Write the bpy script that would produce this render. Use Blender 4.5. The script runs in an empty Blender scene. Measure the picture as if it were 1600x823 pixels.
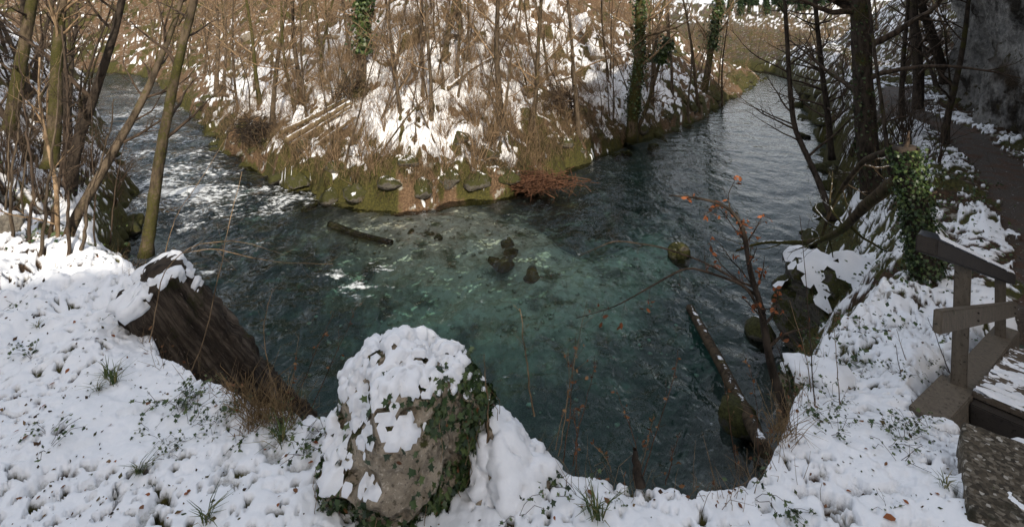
import bpy, math
import numpy as np
from mathutils import Vector

# ------------------------------------------------------------------ camera, sky, sun, exposure
S = bpy.context.scene
C = S.collection
EYE = 7.0                        # metres above the water
FPX, PX0, PY0 = 800.0, 800.0, 40.0   # focal length, principal point in photo pixels
cam = bpy.data.objects.new('camera', bpy.data.cameras.new('camera'))
C.objects.link(cam); S.camera = cam
cam.location = (0, 0, EYE); cam.rotation_euler = (math.radians(90), 0, 0)
cam.data.sensor_width = 36; cam.data.lens = 18.0
cam.data.shift_y = -(411.5 - PY0) / 1600.0
cam.data.clip_start = 0.05; cam.data.clip_end = 3000

SUN_EL, SUN_TO = math.radians(30), (0.22, -1.0)
W = bpy.data.worlds.new('World'); S.world = W; W.use_nodes = True
wn = W.node_tree.nodes; wl = W.node_tree.links
sky = wn.new('ShaderNodeTexSky'); sky.sky_type = 'NISHITA'; sky.sun_disc = False
sky.sun_elevation = SUN_EL; sky.sun_rotation = math.atan2(SUN_TO[0], SUN_TO[1])
sky.air_density = 1.0; sky.dust_density = 6.0; sky.ozone_density = 0.6
# thin high cloud over the whole sky
_tc = wn.new('ShaderNodeTexCoord'); _cn = wn.new('ShaderNodeTexNoise'); _cn.inputs['Scale'].default_value = 3.0; _cn.inputs['Detail'].default_value = 6; wl.new(_tc.outputs['Generated'], _cn.inputs['Vector'])
_cr = wn.new('ShaderNodeMapRange'); _cr.inputs[1].default_value = .3; _cr.inputs[2].default_value = .7; _cr.inputs[3].default_value = .35; _cr.inputs[4].default_value = .75; wl.new(_cn.outputs[0], _cr.inputs[0])
_cm = wn.new('ShaderNodeMix'); _cm.data_type = 'RGBA'; wl.new(_cr.outputs[0], _cm.inputs[0]); wl.new(sky.outputs[0], _cm.inputs[6]); 
_sx = wn.new('ShaderNodeSeparateXYZ'); wl.new(_tc.outputs['Generated'], _sx.inputs[0])          # haze: paler and brighter towards the horizon, all round
_hz = wn.new('ShaderNodeMapRange'); _hz.interpolation_type = 'SMOOTHSTEP'; wl.new(_sx.outputs[2], _hz.inputs[0]); _hz.inputs[1].default_value = 0; _hz.inputs[2].default_value = .55
_hc = wn.new('ShaderNodeMix'); _hc.data_type = 'RGBA'; wl.new(_hz.outputs[0], _hc.inputs[0]); _hc.inputs[6].default_value = (9.0, 9.1, 9.2, 1); _hc.inputs[7].default_value = (4.4, 4.6, 4.95, 1)
wl.new(_hc.outputs[2], _cm.inputs[7])
wl.new(_cm.outputs[2], wn['Background'].inputs[0]); wn['Background'].inputs[1].default_value = 0.15
sl = bpy.data.lights.new('sun', 'SUN'); sl.energy = 3.8; sl.angle = math.radians(0.53); sl.color = (1.0, 0.90, 0.76)
so = bpy.data.objects.new('sun', sl); C.objects.link(so)
_d = Vector((-SUN_TO[0], -SUN_TO[1], -math.tan(SUN_EL) * math.hypot(*SUN_TO)))
so.rotation_euler = _d.to_track_quat('-Z', 'Y').to_euler(); so.location = (10, -40, 40)
S.view_settings.view_transform = 'Standard'; S.view_settings.look = 'None'
S.view_settings.exposure = 0.45; S.view_settings.gamma = 1.0
S.cycles.max_bounces = 6; S.cycles.transparent_max_bounces = 16
S.cycles.use_adaptive_sampling = True

# ------------------------------------------------------------------ maths helpers
RNG = np.random.default_rng(7)
_T2 = np.random.default_rng(11).random((256, 256)).astype(np.float32)
_T3 = np.random.default_rng(12).random((64, 64, 64)).astype(np.float32)
def ss(a, b, x):
    t = np.clip((x - a) / (b - a), 0, 1); return t * t * (3 - 2 * t)
def vn2(x, y):
    ix = np.floor(x).astype(np.int64); iy = np.floor(y).astype(np.int64)
    fx = (x - ix).astype(np.float32); fy = (y - iy).astype(np.float32)
    fx = fx * fx * fx * (fx * (fx * 6 - 15) + 10); fy = fy * fy * fy * (fy * (fy * 6 - 15) + 10)
    a = ix & 255; b = (ix + 1) & 255; c = iy & 255; d = (iy + 1) & 255
    return (_T2[a, c] * (1 - fx) + _T2[b, c] * fx) * (1 - fy) + (_T2[a, d] * (1 - fx) + _T2[b, d] * fx) * fy
def fb2(x, y, s, o=4, seed=0, g=0.5):
    t = 0.0; a = 1.0; n = 0.0; ca, sa = 0.8, 0.6
    x = x / s + seed * 17.31; y = y / s - seed * 9.73
    for _ in range(o):
        t = t + a * vn2(x, y); n += a; a *= g
        x, y = (x * ca - y * sa) * 2.03 + 5.1, (x * sa + y * ca) * 2.03 + 1.7
    return t / n
def vn3(p):
    i = np.floor(p).astype(np.int64); f = (p - i).astype(np.float32); f = f * f * (3 - 2 * f)
    r = 0.0
    for dx in (0, 1):
        for dy in (0, 1):
            for dz in (0, 1):
                w = (f[:, 0] if dx else 1 - f[:, 0]) * (f[:, 1] if dy else 1 - f[:, 1]) * (f[:, 2] if dz else 1 - f[:, 2])
                r = r + w * _T3[(i[:, 0] + dx) & 63, (i[:, 1] + dy) & 63, (i[:, 2] + dz) & 63]
    return r
def fb3(p, s, o=4, seed=0, g=0.5):
    t = 0.0; a = 1.0; n = 0.0; q = p / s + seed * 7.77
    for _ in range(o):
        t = t + a * vn3(q); n += a; a *= g; q = q[:, [1, 2, 0]] * 2.03 + 3.1
    return t / n
def at(px, py, D):                    # photo pixel + distance along the view axis -> point
    return np.array([(px - PX0) / FPX * D, D, EYE - (py - PY0) / FPX * D])

# ------------------------------------------------------------------ the lie of the land
FAR = np.array([(-110, 90), (-75, 82), (-55, 74), (-46, 66), (-38, 56), (-24, 38.6), (-17.2, 30.3), (-13, 25.5), (-10.3, 22.9), (-7.9, 20.4),
    (-5.9, 19.6), (-3.9, 19.3), (-1, 20.5), (.84, 22.2), (3.2, 25.2), (7, 30.3), (10.2, 33.9), (15, 40), (22.3, 50.9), (33, 68), (32, 74), (27, 80), (10, 90), (-15, 102)], float)
NEAR = np.array([(-12, 118), (0, 112), (25, 98), (36, 87), (39, 76), (36.7, 68), (28.7, 51), (22, 37.3), (18, 29.5), (15.3, 24.3), (12.9, 20.7), (10.7, 17.5), (9, 15.1),
    (7.7, 13), (6.7, 11.2), (5.2, 9.4), (4.1, 7.9), (3.1, 6.7), (2.1, 5.4), (.9, 4.5), (-.5, 4.7), (-2.0, 5.6), (-4, 7.7), (-7, 10.6), (-10.5, 14), (-13, 17.5),
    (-16, 21.5), (-19, 24.3), (-29, 36), (-45.5, 56), (-52, 61), (-70, 66), (-110, 73)], float)
RIM = np.array([(-12, 9.5), (-7.4, 7.5), (-6.1, 7.1), (-5.1, 6.8), (-4.1, 5.7), (-3.1, 4.45), (-1.93, 3.75), (-1.3, 3.55), (-.6, 3.4), (-.1, 3.25), (.33, 3.05), (.8, 2.95), (1.05, 2.93),
    (1.5, 3.05), (1.9, 3.5), (2.4, 4.3), (3.1, 5.3), (4.2, 6.3), (5.6, 7.4), (7, 8.6), (9, 11), (11, 13.6), (12.6, 16), (14.2, 18.6), (16, 22), (18.5, 26.5), (24, 36), (33, 52), (40, 68), (44, 80), (40, 94), (25, 104), (0, 119)], float)
FOOT = np.array([(-120, -6), (-30, -4), (-10, -2.6), (3, -2.2), (7, 1.2), (11, 5.2), (14.2, 10.6), (16.3, 17.0), (17.6, 20.8), (21.5, 25.5), (28, 37), (37, 53), (44, 68), (50, 80), (70, 90), (200, 100)], float)
PATH = np.array([(6.5, 5.8), (8.5, 7.8), (9.9, 9.6), (12.2, 13), (13.7, 15.9), (14.4, 18.2), (15.6, 21), (18.6, 24.5)], float)
POLY = np.vstack([FAR, NEAR])
def dist(x, y, P):
    d = np.full(x.shape, 1e9)
    for (ax, ay), (bx, by) in zip(P[:-1], P[1:]):
        vx, vy = bx - ax, by - ay
        t = np.clip(((x - ax) * vx + (y - ay) * vy) / (vx * vx + vy * vy), 0, 1)
        d = np.minimum(d, (x - ax - t * vx) ** 2 + (y - ay - t * vy) ** 2)
    return np.sqrt(d)
def side(x, y, P):                   # > 0 on the left of the line
    d = np.full(x.shape, 1e9); s = np.zeros(x.shape)
    for k, ((ax, ay), (bx, by)) in enumerate(zip(P[:-1], P[1:])):
        vx, vy = bx - ax, by - ay; L = vx * vx + vy * vy
        t = ((x - ax) * vx + (y - ay) * vy) / L
        t = np.clip(t, -1e9 if k == 0 else 0, 1e9 if k == len(P) - 2 else 1)
        q = (x - ax - t * vx) ** 2 + (y - ay - t * vy) ** 2
        c = vx * (y - ay) - vy * (x - ax)
        m = q < d - 1e-9; d = np.where(m, q, d); s = np.where(m, c, s)
    return np.sign(s), np.sqrt(d)
def inside(x, y, P):
    r = np.zeros(x.shape, bool); n = len(P)
    for k in range(n):
        (ax, ay), (bx, by) = P[k], P[(k + 1) % n]
        if ay == by: continue
        r ^= ((ay > y) != (by > y)) & (x < (bx - ax) * (y - ay) / (by - ay) + ax)
    return r
def land(x, y, fine=True):
    """height and cover at plan points: z, snow, moss, region (0 bed, 1 far hillside, 2 near bank, 3 path)"""
    x = np.asarray(x, float); y = np.asarray(y, float)
    wx = (fb2(x, y, 2.2, 3, 1) - .5) * 1.1; wy = (fb2(x, y, 2.2, 3, 2) - .5) * 1.1
    far_off = ss(4, 12, np.hypot(x, y))
    X = x + wx * far_off; Y = y + wy * far_off
    wet = inside(X, Y, POLY); df = dist(X, Y, FAR); dn = dist(X, Y, NEAR); d = np.minimum(df, dn)
    isfar = (df < dn) & ~wet
    d = np.where(isfar, np.maximum(d + (fb2(x, y, .8, 3, 29) - .5) * .9 * ss(3, 1, d), .0), d)
    # river bed
    depth = 2.4 * ss(0, 3.4, d) + .15
    bar = np.exp(-(((X + 2.0) / 3.8) ** 4 + ((Y - 18.3) / 1.5) ** 2))
    band = np.exp(-(((X - .5) / 6.5) ** 4 + ((Y - 16.6 - np.where(X < 1, .04, .15) * (X - 1) ** 2) / 2.7) ** 2))
    depth = depth * (1 - .48 * band) ; depth = depth * (1 - .88 * bar) + .1 * bar
    depth = depth * (1 - .55 * ss(-12, -18, X))
    bed = -depth + .12 * (fb2(x, y, .5, 3, 3) - .5)
    # far hillside
    sl = .60 + .30 * fb2(x, y, 9, 2, 4)
    zf = .55 * ss(0, .35, d) + sl * np.minimum(d, 45) * (1 - .25 * ss(14, 45, d))
    zf = np.where(x > 14, zf * (1 - .35 * ss(14, 30, x)), zf)
    lump = fb2(x, y, 1.7, 3, 5)
    ter = 1.1
    q = zf / ter + 1.1 * fb2(x, y, 4.5, 2, 6); zq = np.floor(q) + ss(.25, .75, q - np.floor(q))
    ledge = (zq - q) * ter
    zf = zf + (ledge * .55 * ss(.5, 2.5, d) + (lump - .5) * 1.3 + (fb2(x, y, .45, 3, 7) - .5) * .55) * ss(-.2, .7, d)
    # near bank: a shelf behind the rim, falling to the shore
    sr, dr = side(x, y, RIM)
    px_ = ss(2.0, 3.4, x)
    pl = 4.58 - .1 * np.clip(y, -3, 12) + .35 * ss(2.3, .5, y)
    pr = 4.42 - .42 * ss(2.6, 4.0, y) - .6 * ss(3.9, 6.6, y) + .05 * np.clip(y - 8, 0, 14)
    P_ = pl * (1 - px_) + pr * px_
    P_ = P_ - .25 * np.exp(-(((x - 2.6) / .9) ** 2 + ((y - 4.6) / .8) ** 2))
    t = np.where(sr > 0, dn / (dn + dr + 1e-6), 1.0)
    zn = P_ * np.where(t < 1, t ** .75, 1) * (1 - .5 * np.where(sr > 0, ss(0, .4, dr), 0) * ss(7.5, 4.5, np.hypot(x, y)))
    wl_ = ss(-8, -13.5, x)
    zl = .5 * ss(0, .6, dn) + .98 * np.minimum(dn, 40) * (1 - .3 * ss(10, 40, dn)) + (fb2(x, y, 2.5, 3, 8) - .5) * 1.2 * ss(0, 2, dn)
    zn = zn * (1 - wl_) + zl * wl_
    dk = dist(x, y, np.array([(4.3, 4.0), (6.3, 5.6)])); zn = zn - .42 * ss(1.0, .6, dk) * (np.abs(x - 5.2) < 2.5)
    sf, dfo = side(x, y, FOOT)
    hill = np.where(sf < 0, dfo, 0)
    cl = np.exp(-(((x - 15) / 7) ** 2 + ((y - 11) / 7) ** 2))
    zn = zn + np.minimum((.92 + 1.6 * cl) * hill, 10 + .1 * hill) * (1 + .2 * (fb2(x, y, 6, 3, 9) - .5))
    rough = ss(3.5, 8, np.hypot(x, y)); zn = zn + (fb2(x, y, .35, 3, 28) - .5) * .34 * rough * ss(0, .4, dn) * (1 - ss(1.6, .8, dist(x, y, PATH)))
    zn = zn + (fb2(x, y, 1.4, 3, 10) - .5) * .8 * rough * ss(0, 1, dn) * (1 - .8 * ss(1.6, .8, dist(x, y, PATH)))
    # across the downstream bend
    zb = .8 * ss(0, .8, dn) + .19 * np.minimum(dn, 26) + 1.2 * (fb2(x, y, 12, 3, 21) - .5)
    wb = ss(72, 92, y) * ss(30, 10, np.abs(x - 30) - 20) * ss(14, 4, x - 38 - (y - 80) * .6)
    zn = zn * (1 - wb) + zb * wb
    z = np.where(wet, bed, np.where(isfar, zf, zn))
    r = np.hypot(x, y)
    z = np.where(r > 120, z * ss(220, 120, r) + ss(120, 220, r) * 8, z) + 15 * ss(230, 430, r) * (.75 + .5 * fb2(x, y, 90, 3, 22))
    # cover
    n1 = fb2(x, y, 1.1, 4, 13); n2 = fb2(x, y, .22, 3, 14)
    gz = 0
    snow_f = ss(.52, .62, .5 * n1 + .5 * n2 + .17 * ss(.4, 2.2, d) - .03 * ss(5, 9, d) - .10 * ss(9, 16, d) - .2 * ss(34, 55, y) - .09 * ss(.6, .1, d) - .4 * np.abs(ledge) * (ledge < -.05) - .10 * np.exp(-(((x - .8) / 2.2) ** 2)) * ss(5.5, 2.5, d))
    moss_f = ss(.43, .6, .5 * fb2(x, y, .8, 3, 15) + .5 * fb2(x, y, 2.4, 2, 30) + .05 * ss(2.4, .3, d) - .05 * ss(3, 9, d))
    n3 = fb2(x, y, .10, 3, 27); sp = ss(5.2, 6.5, r); snow_n = ss(.39, .53, (.5 - .15 * sp) * n1 + (.5 - .2 * sp) * n2 + .35 * sp * n3 - .035 * sp * (x > 2) + .16 * ss(9, 4, r) - .12 * ss(1.0, .2, dn) - .02 * wl_ - .05 * ss(14, 24, r) * (x > 0) - .10 * cl * (hill > 0) - .4 * cl * ss(.3, 2, hill) - .2 * wb - .25 * ss(8, 25, hill))
    steep = np.where(sr > 0, ss(.02, .25, dr) * ss(6, 3.5, r), 0)
    snow_n = snow_n * (1 - .9 * steep)
    moss_n = ss(.42, .62, fb2(x, y, .6, 3, 16) + .3 * ss(2.5, .5, dn) * (1 - steep) + .1 * steep)
    snow = np.where(wet, 0, np.where(isfar, snow_f, snow_n)); moss = np.where(wet, 1 - np.clip(np.maximum(bar * 1.2, band * .85), 0, 1), np.where(isfar, moss_f, moss_n))
    reg = np.where(wet, 0, np.where(isfar, 1, 2))
    pd = dist(x, y, PATH); onp = (pd + (fb2(x, y, .5, 3, 17) - .5) * .5 < .54) & ~wet & ~isfar
    z = np.where(~wet & ~isfar, z - .06 * ss(.9, .5, pd), z)
    reg = np.where(onp, 3, reg)
    if fine:
        near = (1 - ss(7, 11, r)) * (reg == 2) * (1 - ss(.0, .2, steep))
        f1 = fb2(x, y, .55, 3, 18); f2 = fb2(x, y, .10, 3, 19)
        pit = ss(.64, .80, fb2(x, y, .05, 2, 20)) * ss(.42, .62, fb2(x, y, .6, 3, 23))
        pit2 = ss(.58, .76, fb2(x, y, .085, 2, 24)) * ss(.36, .56, fb2(x, y, .8, 2, 25))
        z = z + near * ((f1 - .5) * .12 + (f2 - .5) * .036 + (fb2(x, y, .035, 2, 26) - .5) * .012 - pit * .022 - pit2 * .03)
        snow = np.where(near > .3, np.clip(np.maximum(snow, ss(.34, .40, f1 * .55 + f2 * .45)) - 1.0 * pit - .42 * pit2, 0, 1), snow)
    z = z + .05 * snow * np.where(r < 12, 1, 1.6) * (reg != 3)
    return z, snow, moss, reg, d
# ------------------------------------------------------------------ mesh helpers
def mesh(name, V, F, mats=None, smooth=True, attrs=None, fmat=None):
    """V (n,3); F an (m,k) int array or a list of such arrays"""
    me = bpy.data.meshes.new(name)
    Fs = F if isinstance(F, list) else [F]
    Fs = [np.asarray(f, np.int32) for f in Fs if len(f)]
    V = np.asarray(V, np.float32)
    tot = np.concatenate([np.full(len(f), f.shape[1], np.int32) for f in Fs])
    idx = np.concatenate([f.ravel() for f in Fs])
    me.vertices.add(len(V)); me.vertices.foreach_set('co', V.ravel())
    me.loops.add(len(idx)); me.loops.foreach_set('vertex_index', idx)
    me.polygons.add(len(tot)); me.polygons.foreach_set('loop_start', np.concatenate([[0], np.cumsum(tot)[:-1]]).astype(np.int32))
    me.polygons.foreach_set('loop_total', tot)
    if smooth: me.polygons.foreach_set('use_smooth', np.ones(len(tot), bool))
    for m in (mats or []): me.materials.append(m)
    if fmat is not None: me.polygons.foreach_set('material_index', np.asarray(fmat, np.int32))
    for k, a in (attrs or {}).items():
        at_ = me.attributes.new(k, 'FLOAT', 'POINT'); at_.data.foreach_set('value', np.asarray(a, np.float32))
    me.update(calc_edges=True); me.validate()
    return me
def obj(name, me, parent=None, loc=(0, 0, 0), rot=(0, 0, 0), sc=None, **props):
    o = bpy.data.objects.new(name, me); C.objects.link(o)
    o.location = loc; o.rotation_euler = rot
    if sc is not None: o.scale = (sc, sc, sc) if np.isscalar(sc) else sc
    if parent: o.parent = parent
    for k, v in props.items():
        if v: o[k] = v
    return o
def thing(name, label, category, loc=(0, 0, 0), rot=(0, 0, 0), sc=None, group=None):
    return obj(name, None, None, loc, rot, sc, label=label, category=category, group=group)
def keep(V, F, m, *A):
    """sub-mesh of the faces in mask m"""
    f = F[m]; u, inv = np.unique(f, return_inverse=True)
    return (V[u], inv.reshape(f.shape)) + tuple(a[u] for a in A)
def vnormals(V, F):
    n = np.zeros_like(V)
    fn = np.cross(V[F[:, 1]] - V[F[:, 0]], V[F[:, 2]] - V[F[:, 0]])
    for k in range(F.shape[1]): np.add.at(n, F[:, k], fn)
    return n / (np.linalg.norm(n, axis=1, keepdims=True) + 1e-12)
def unit(v): return v / (np.linalg.norm(v, axis=-1, keepdims=True) + 1e-12)

# ------------------------------------------------------------------ materials
class Mat:
    def __init__(self, name, rough=.8, spec=.3):
        self.m = bpy.data.materials.new(name); self.m.use_nodes = True
        self.t = self.m.node_tree; self.b = self.t.nodes['Principled BSDF']; self.out = self.t.nodes['Material Output']
        self.b.inputs['Roughness'].default_value = rough; self.b.inputs['Specular IOR Level'].default_value = spec
        self.pos = None
    def n(self, typ, **kw):
        nd = self.t.nodes.new('ShaderNode' + typ)
        for k, v in kw.items(): setattr(nd, k, v)
        return nd
    def put(self, sock, v):
        if isinstance(v, bpy.types.NodeSocket): self.t.links.new(v, sock)
        elif isinstance(v, tuple) and len(v) == 3 and len(sock.default_value) == 4: sock.default_value = v + (1,)
        else: sock.default_value = v
    def world(self): return self.n('NewGeometry').outputs['Position']
    def local(self): return self.n('TexCoord').outputs['Object']
    def noise(self, co, scale, detail=4, rough=.6, stretch=None):
        if stretch:
            mp = self.n('Mapping'); self.put(mp.inputs[0], co); mp.inputs['Scale'].default_value = stretch; co = mp.outputs[0]
        nd = self.n('TexNoise'); self.put(nd.inputs['Vector'], co); nd.inputs['Scale'].default_value = scale
        nd.inputs['Detail'].default_value = detail; nd.inputs['Roughness'].default_value = rough
        return nd.outputs[0]
    def voro(self, co, scale, feature='F1', out='Distance'):
        nd = self.n('TexVoronoi', feature=feature); self.put(nd.inputs['Vector'], co); nd.inputs['Scale'].default_value = scale
        return nd.outputs[out]
    def ramp(self, f, stops):
        nd = self.n('ValToRGB'); self.put(nd.inputs[0], f); e = nd.color_ramp.elements
        while len(e) < len(stops): e.new(.5)
        for q, (p, c) in zip(e, stops): q.position = p; q.color = tuple(c) + (1,)
        return nd.outputs[0]
    def sm(self, f, a, b):
        nd = self.n('MapRange', interpolation_type='SMOOTHSTEP'); self.put(nd.inputs[0], f)
        nd.inputs[1].default_value = a; nd.inputs[2].default_value = b; return nd.outputs[0]
    def math(self, op, a, b=0.0, c=None):
        nd = self.n('Math', operation=op); self.put(nd.inputs[0], a); self.put(nd.inputs[1], b)
        if c is not None: self.put(nd.inputs[2], c)
        return nd.outputs[0]
    def mix(self, f, a, b):
        nd = self.n('Mix', data_type='RGBA'); self.put(nd.inputs[0], f); self.put(nd.inputs[6], a); self.put(nd.inputs[7], b); return nd.outputs[2]
    def attr(self, name): return self.n('Attribute', attribute_name=name).outputs['Fac']
    def nz(self):
        g = self.n('NewGeometry'); s = self.n('SeparateXYZ'); self.put(s.inputs[0], g.outputs['Normal']); return s.outputs[2]
    def rand(self): return self.n('ObjectInfo').outputs['Random']
    def bump(self, h, strength=.5, distance=.02, normal=None):
        nd = self.n('Bump'); nd.inputs['Strength'].default_value = strength; nd.inputs['Distance'].default_value = distance
        self.put(nd.inputs['Height'], h)
        if normal is not None: self.put(nd.inputs['Normal'], normal)
        return nd.outputs[0]
    def done(self, col=None, normal=None, rough=None):
        if col is not None: self.put(self.b.inputs['Base Color'], col)
        if normal is not None: self.put(self.b.inputs['Normal'], normal)
        if rough is not None: self.put(self.b.inputs['Roughness'], rough)
        return self.m
SNOW = (.80, .82, .85)
MOSS_D, MOSS_L = (.013, .014, .005), (.085, .078, .019)
def ground_mat(name, litter, near=False):
    M = Mat(name, .85, .25); p = M.world()
    n1 = M.noise(p, 2.2, 6); n2 = M.noise(p, 14, 5, .7); n3 = M.noise(p, 45, 3, .7)
    soil = M.ramp(n2, litter)
    rock = M.ramp(n1, [(.35, (.09, .085, .075)), (.62, (.26, .25, .22))])
    soil = M.mix(M.sm(n1, .56, .62), soil, rock)
    moss = M.ramp(n2, [(.3, MOSS_D), (.7, MOSS_L)])
    c = M.mix(M.sm(M.math('ADD', M.attr('moss'), M.math('MULTIPLY', M.math('SUBTRACT', n2, .5), .9)), .35, .65), soil, moss)
    s = M.math('ADD', M.attr('snow'), M.math('MULTIPLY', M.math('SUBTRACT', n3 if not near else M.noise(p, 60, 4, .75), .5), .9 if not near else .6))
    s = M.sm(s, .40, .60) if not near else M.sm(s, .28, .88)
    c = M.mix(s, c, SNOW)
    h = M.math('ADD', M.math('MULTIPLY', n2, .6), M.math('MULTIPLY', s, .5))
    h = M.math('ADD', h, M.math('MULTIPLY', n3, .3))
    b = M.bump(h, .7, .05 if not near else .012)
    return M.done(c, b, M.math('SUBTRACT', .9, M.math('MULTIPLY', s, .25)))
m_far = ground_mat('hillside_cover', [(.25, (.022, .014, .008)), (.45, (.085, .052, .030)), (.62, (.16, .105, .062)), (.8, (.25, .185, .12))])
m_near = ground_mat('bank_cover', [(.25, (.010, .008, .005)), (.5, (.045, .028, .016)), (.75, (.11, .065, .035))], near=True)
def path_mat():
    M = Mat('path_gravel', .8, .3); p = M.world(); n = M.noise(p, 40, 5, .7); n1 = M.noise(p, 3, 4)
    c = M.mix(M.sm(n1, .45, .62), M.ramp(n, [(.3, (.022, .018, .015)), (.7, (.095, .078, .062))]), M.ramp(n, [(.3, (.025, .014, .009)), (.7, (.11, .06, .036))]))
    c = M.mix(M.sm(M.noise(p, 26, 4, .7), .66, .70), c, SNOW)
    return M.done(c, M.bump(n, .8, .02))
def bed_mat():
    M = Mat('riverbed_gravel', .9, .1); p = M.world()
    v = M.voro(p, 6, out='Color'); n = M.noise(p, 1.1, 5); n2 = M.noise(p, 30, 4)
    sv = M.n('SeparateColor'); M.put(sv.inputs[0], v)
    c = M.ramp(sv.outputs[0], [(.0, (.36, .32, .25)), (.5, (.44, .40, .32)), (1, (.52, .48, .39))])
    c = M.mix(M.sm(n, .52, .68), c, M.ramp(n2, [(.3, (.05, .055, .03)), (.7, (.14, .15, .08))]))
    c = M.mix(M.sm(M.math('ADD', M.attr('moss'), M.math('MULTIPLY', M.math('SUBTRACT', n, .5), 1.6)), .15, 1.0), c, M.ramp(n2, [(.3, (.035, .04, .04)), (.7, (.11, .115, .10))]))
    return M.done(c, M.bump(M.math('ADD', M.voro(p, 6), n2), .6, .05))
m_path, m_bed = path_mat(), bed_mat()

# ------------------------------------------------------------------ terrain sheet: finest where the ground is close
t = np.concatenate([np.linspace(-1.6, -1.1, 40, endpoint=False), np.linspace(-1.1, 1.1, 720, endpoint=False), np.linspace(1.1, 1.6, 41)])
yy = np.concatenate([np.linspace(1.3, 2.3, 30, endpoint=False), np.linspace(2.3, 5.2, 190, endpoint=False), np.linspace(5.2, 9, 95, endpoint=False), np.linspace(9, 18.5, 75, endpoint=False),
    np.linspace(18.5, 33, 210, endpoint=False), np.geomspace(33, 110, 150, endpoint=False), np.geomspace(110, 520, 30)])
T, Y = np.meshgrid(t, yy); Xg = (T * Y).ravel(); Yg = Y.ravel()
Z, SN, MO, RG, DD = land(Xg, Yg)
V = np.stack([Xg, Yg, Z], 1); nc = len(t); nr = len(yy)
Zgrid, Rgrid, Dgrid = Z.reshape(nr, nc), RG.reshape(nr, nc), DD.reshape(nr, nc)
def cell(x, y): return min(int(np.searchsorted(yy, y)), nr - 1), min(int(np.searchsorted(t, x / y)), nc - 1)
def zat(x, y):                        # ground height
    if y < 1.4 or abs(x) > 1.58 * y: return land(np.atleast_1d(float(x)), np.atleast_1d(float(y)))[0][0]
    r_, c = cell(x, y); r0, c0 = max(r_ - 1, 0), max(c - 1, 0); f = (y - yy[r0]) / max(yy[r_] - yy[r0], 1e-9); g = (x / y - t[c0]) / max(t[c] - t[c0], 1e-9)
    f, g = min(max(f, 0), 1), min(max(g, 0), 1)
    return float((Zgrid[r0, c0] * (1 - g) + Zgrid[r0, c] * g) * (1 - f) + (Zgrid[r_, c0] * (1 - g) + Zgrid[r_, c] * g) * f)
def about(p):                         # region and distance to the shore
    r_, c = cell(p[0], p[1]); return Rgrid[r_, c], Dgrid[r_, c]
def hit(px, py, lo=2.2, hi=140):      # where the sight line of a photo pixel meets the ground
    a = (px - PX0) / FPX; c = min(int(np.searchsorted(t, a)), nc - 1); line = EYE - (py - PY0) / FPX * yy
    k = int(np.argmax((np.maximum(Zgrid[:, c], 0) >= line) & (yy > lo)))
    D = yy[k]; return np.array([a * D, D, zat(a * D, D)])
i = np.arange((nr - 1) * nc).reshape(nr - 1, nc)[:, :-1].ravel()
F = np.stack([i, i + 1, i + 1 + nc, i + nc], 1)
fr = RG[F]
fmax = fr.max(1); fmin = fr.min(1)
creg = np.where(fmin == 0, np.where(fmax == 0, 0, fmax), np.where((fr == 3).sum(1) > 1, 3, np.where((fr == 1).sum(1) > 1, 1, 2)))
creg = np.where((creg == 3) & (fmin == 0), 2, creg)
for k, (nm, mt) in enumerate([('riverbed', m_bed), ('hillside', m_far), ('snowy_bank', m_near), ('path', m_path)]):
    v, f, a, b = keep(V, F, creg == k, SN, MO)
    o = obj(nm, mesh(nm, v, f, [mt], attrs={'snow': a, 'moss': b}), kind='structure')
# the valley around and behind, coarser
gx = np.arange(-260, 260.1, 2.0); gx = np.unique(np.concatenate([gx, np.arange(-24, 24.1, .6)])); gy = np.unique(np.concatenate([np.arange(-80, 230.1, 2.0), np.arange(-14, 24, .6)]))
GX, GY = np.meshgrid(gx, gy); Xc, Yc = GX.ravel(), GY.ravel()
Zc, Sc, Mc, Rc, _ = land(Xc, Yc, False)
hid = (Yc > 1.5) & (np.abs(Xc) < 1.56 * Yc)
i = np.arange((len(gy) - 1) * len(gx)).reshape(len(gy) - 1, len(gx))[:, :-1].ravel()
Fc = np.stack([i, i + 1, i + 1 + len(gx), i + len(gx)], 1)
Zc = Zc - .05
v, f, a, b = keep(np.stack([Xc, Yc, Zc], 1), Fc, ~hid[Fc].all(1), Sc, Mc)
obj('terrain', mesh('terrain', v, f, [m_near], attrs={'snow': a, 'moss': b}), kind='structure')

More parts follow.
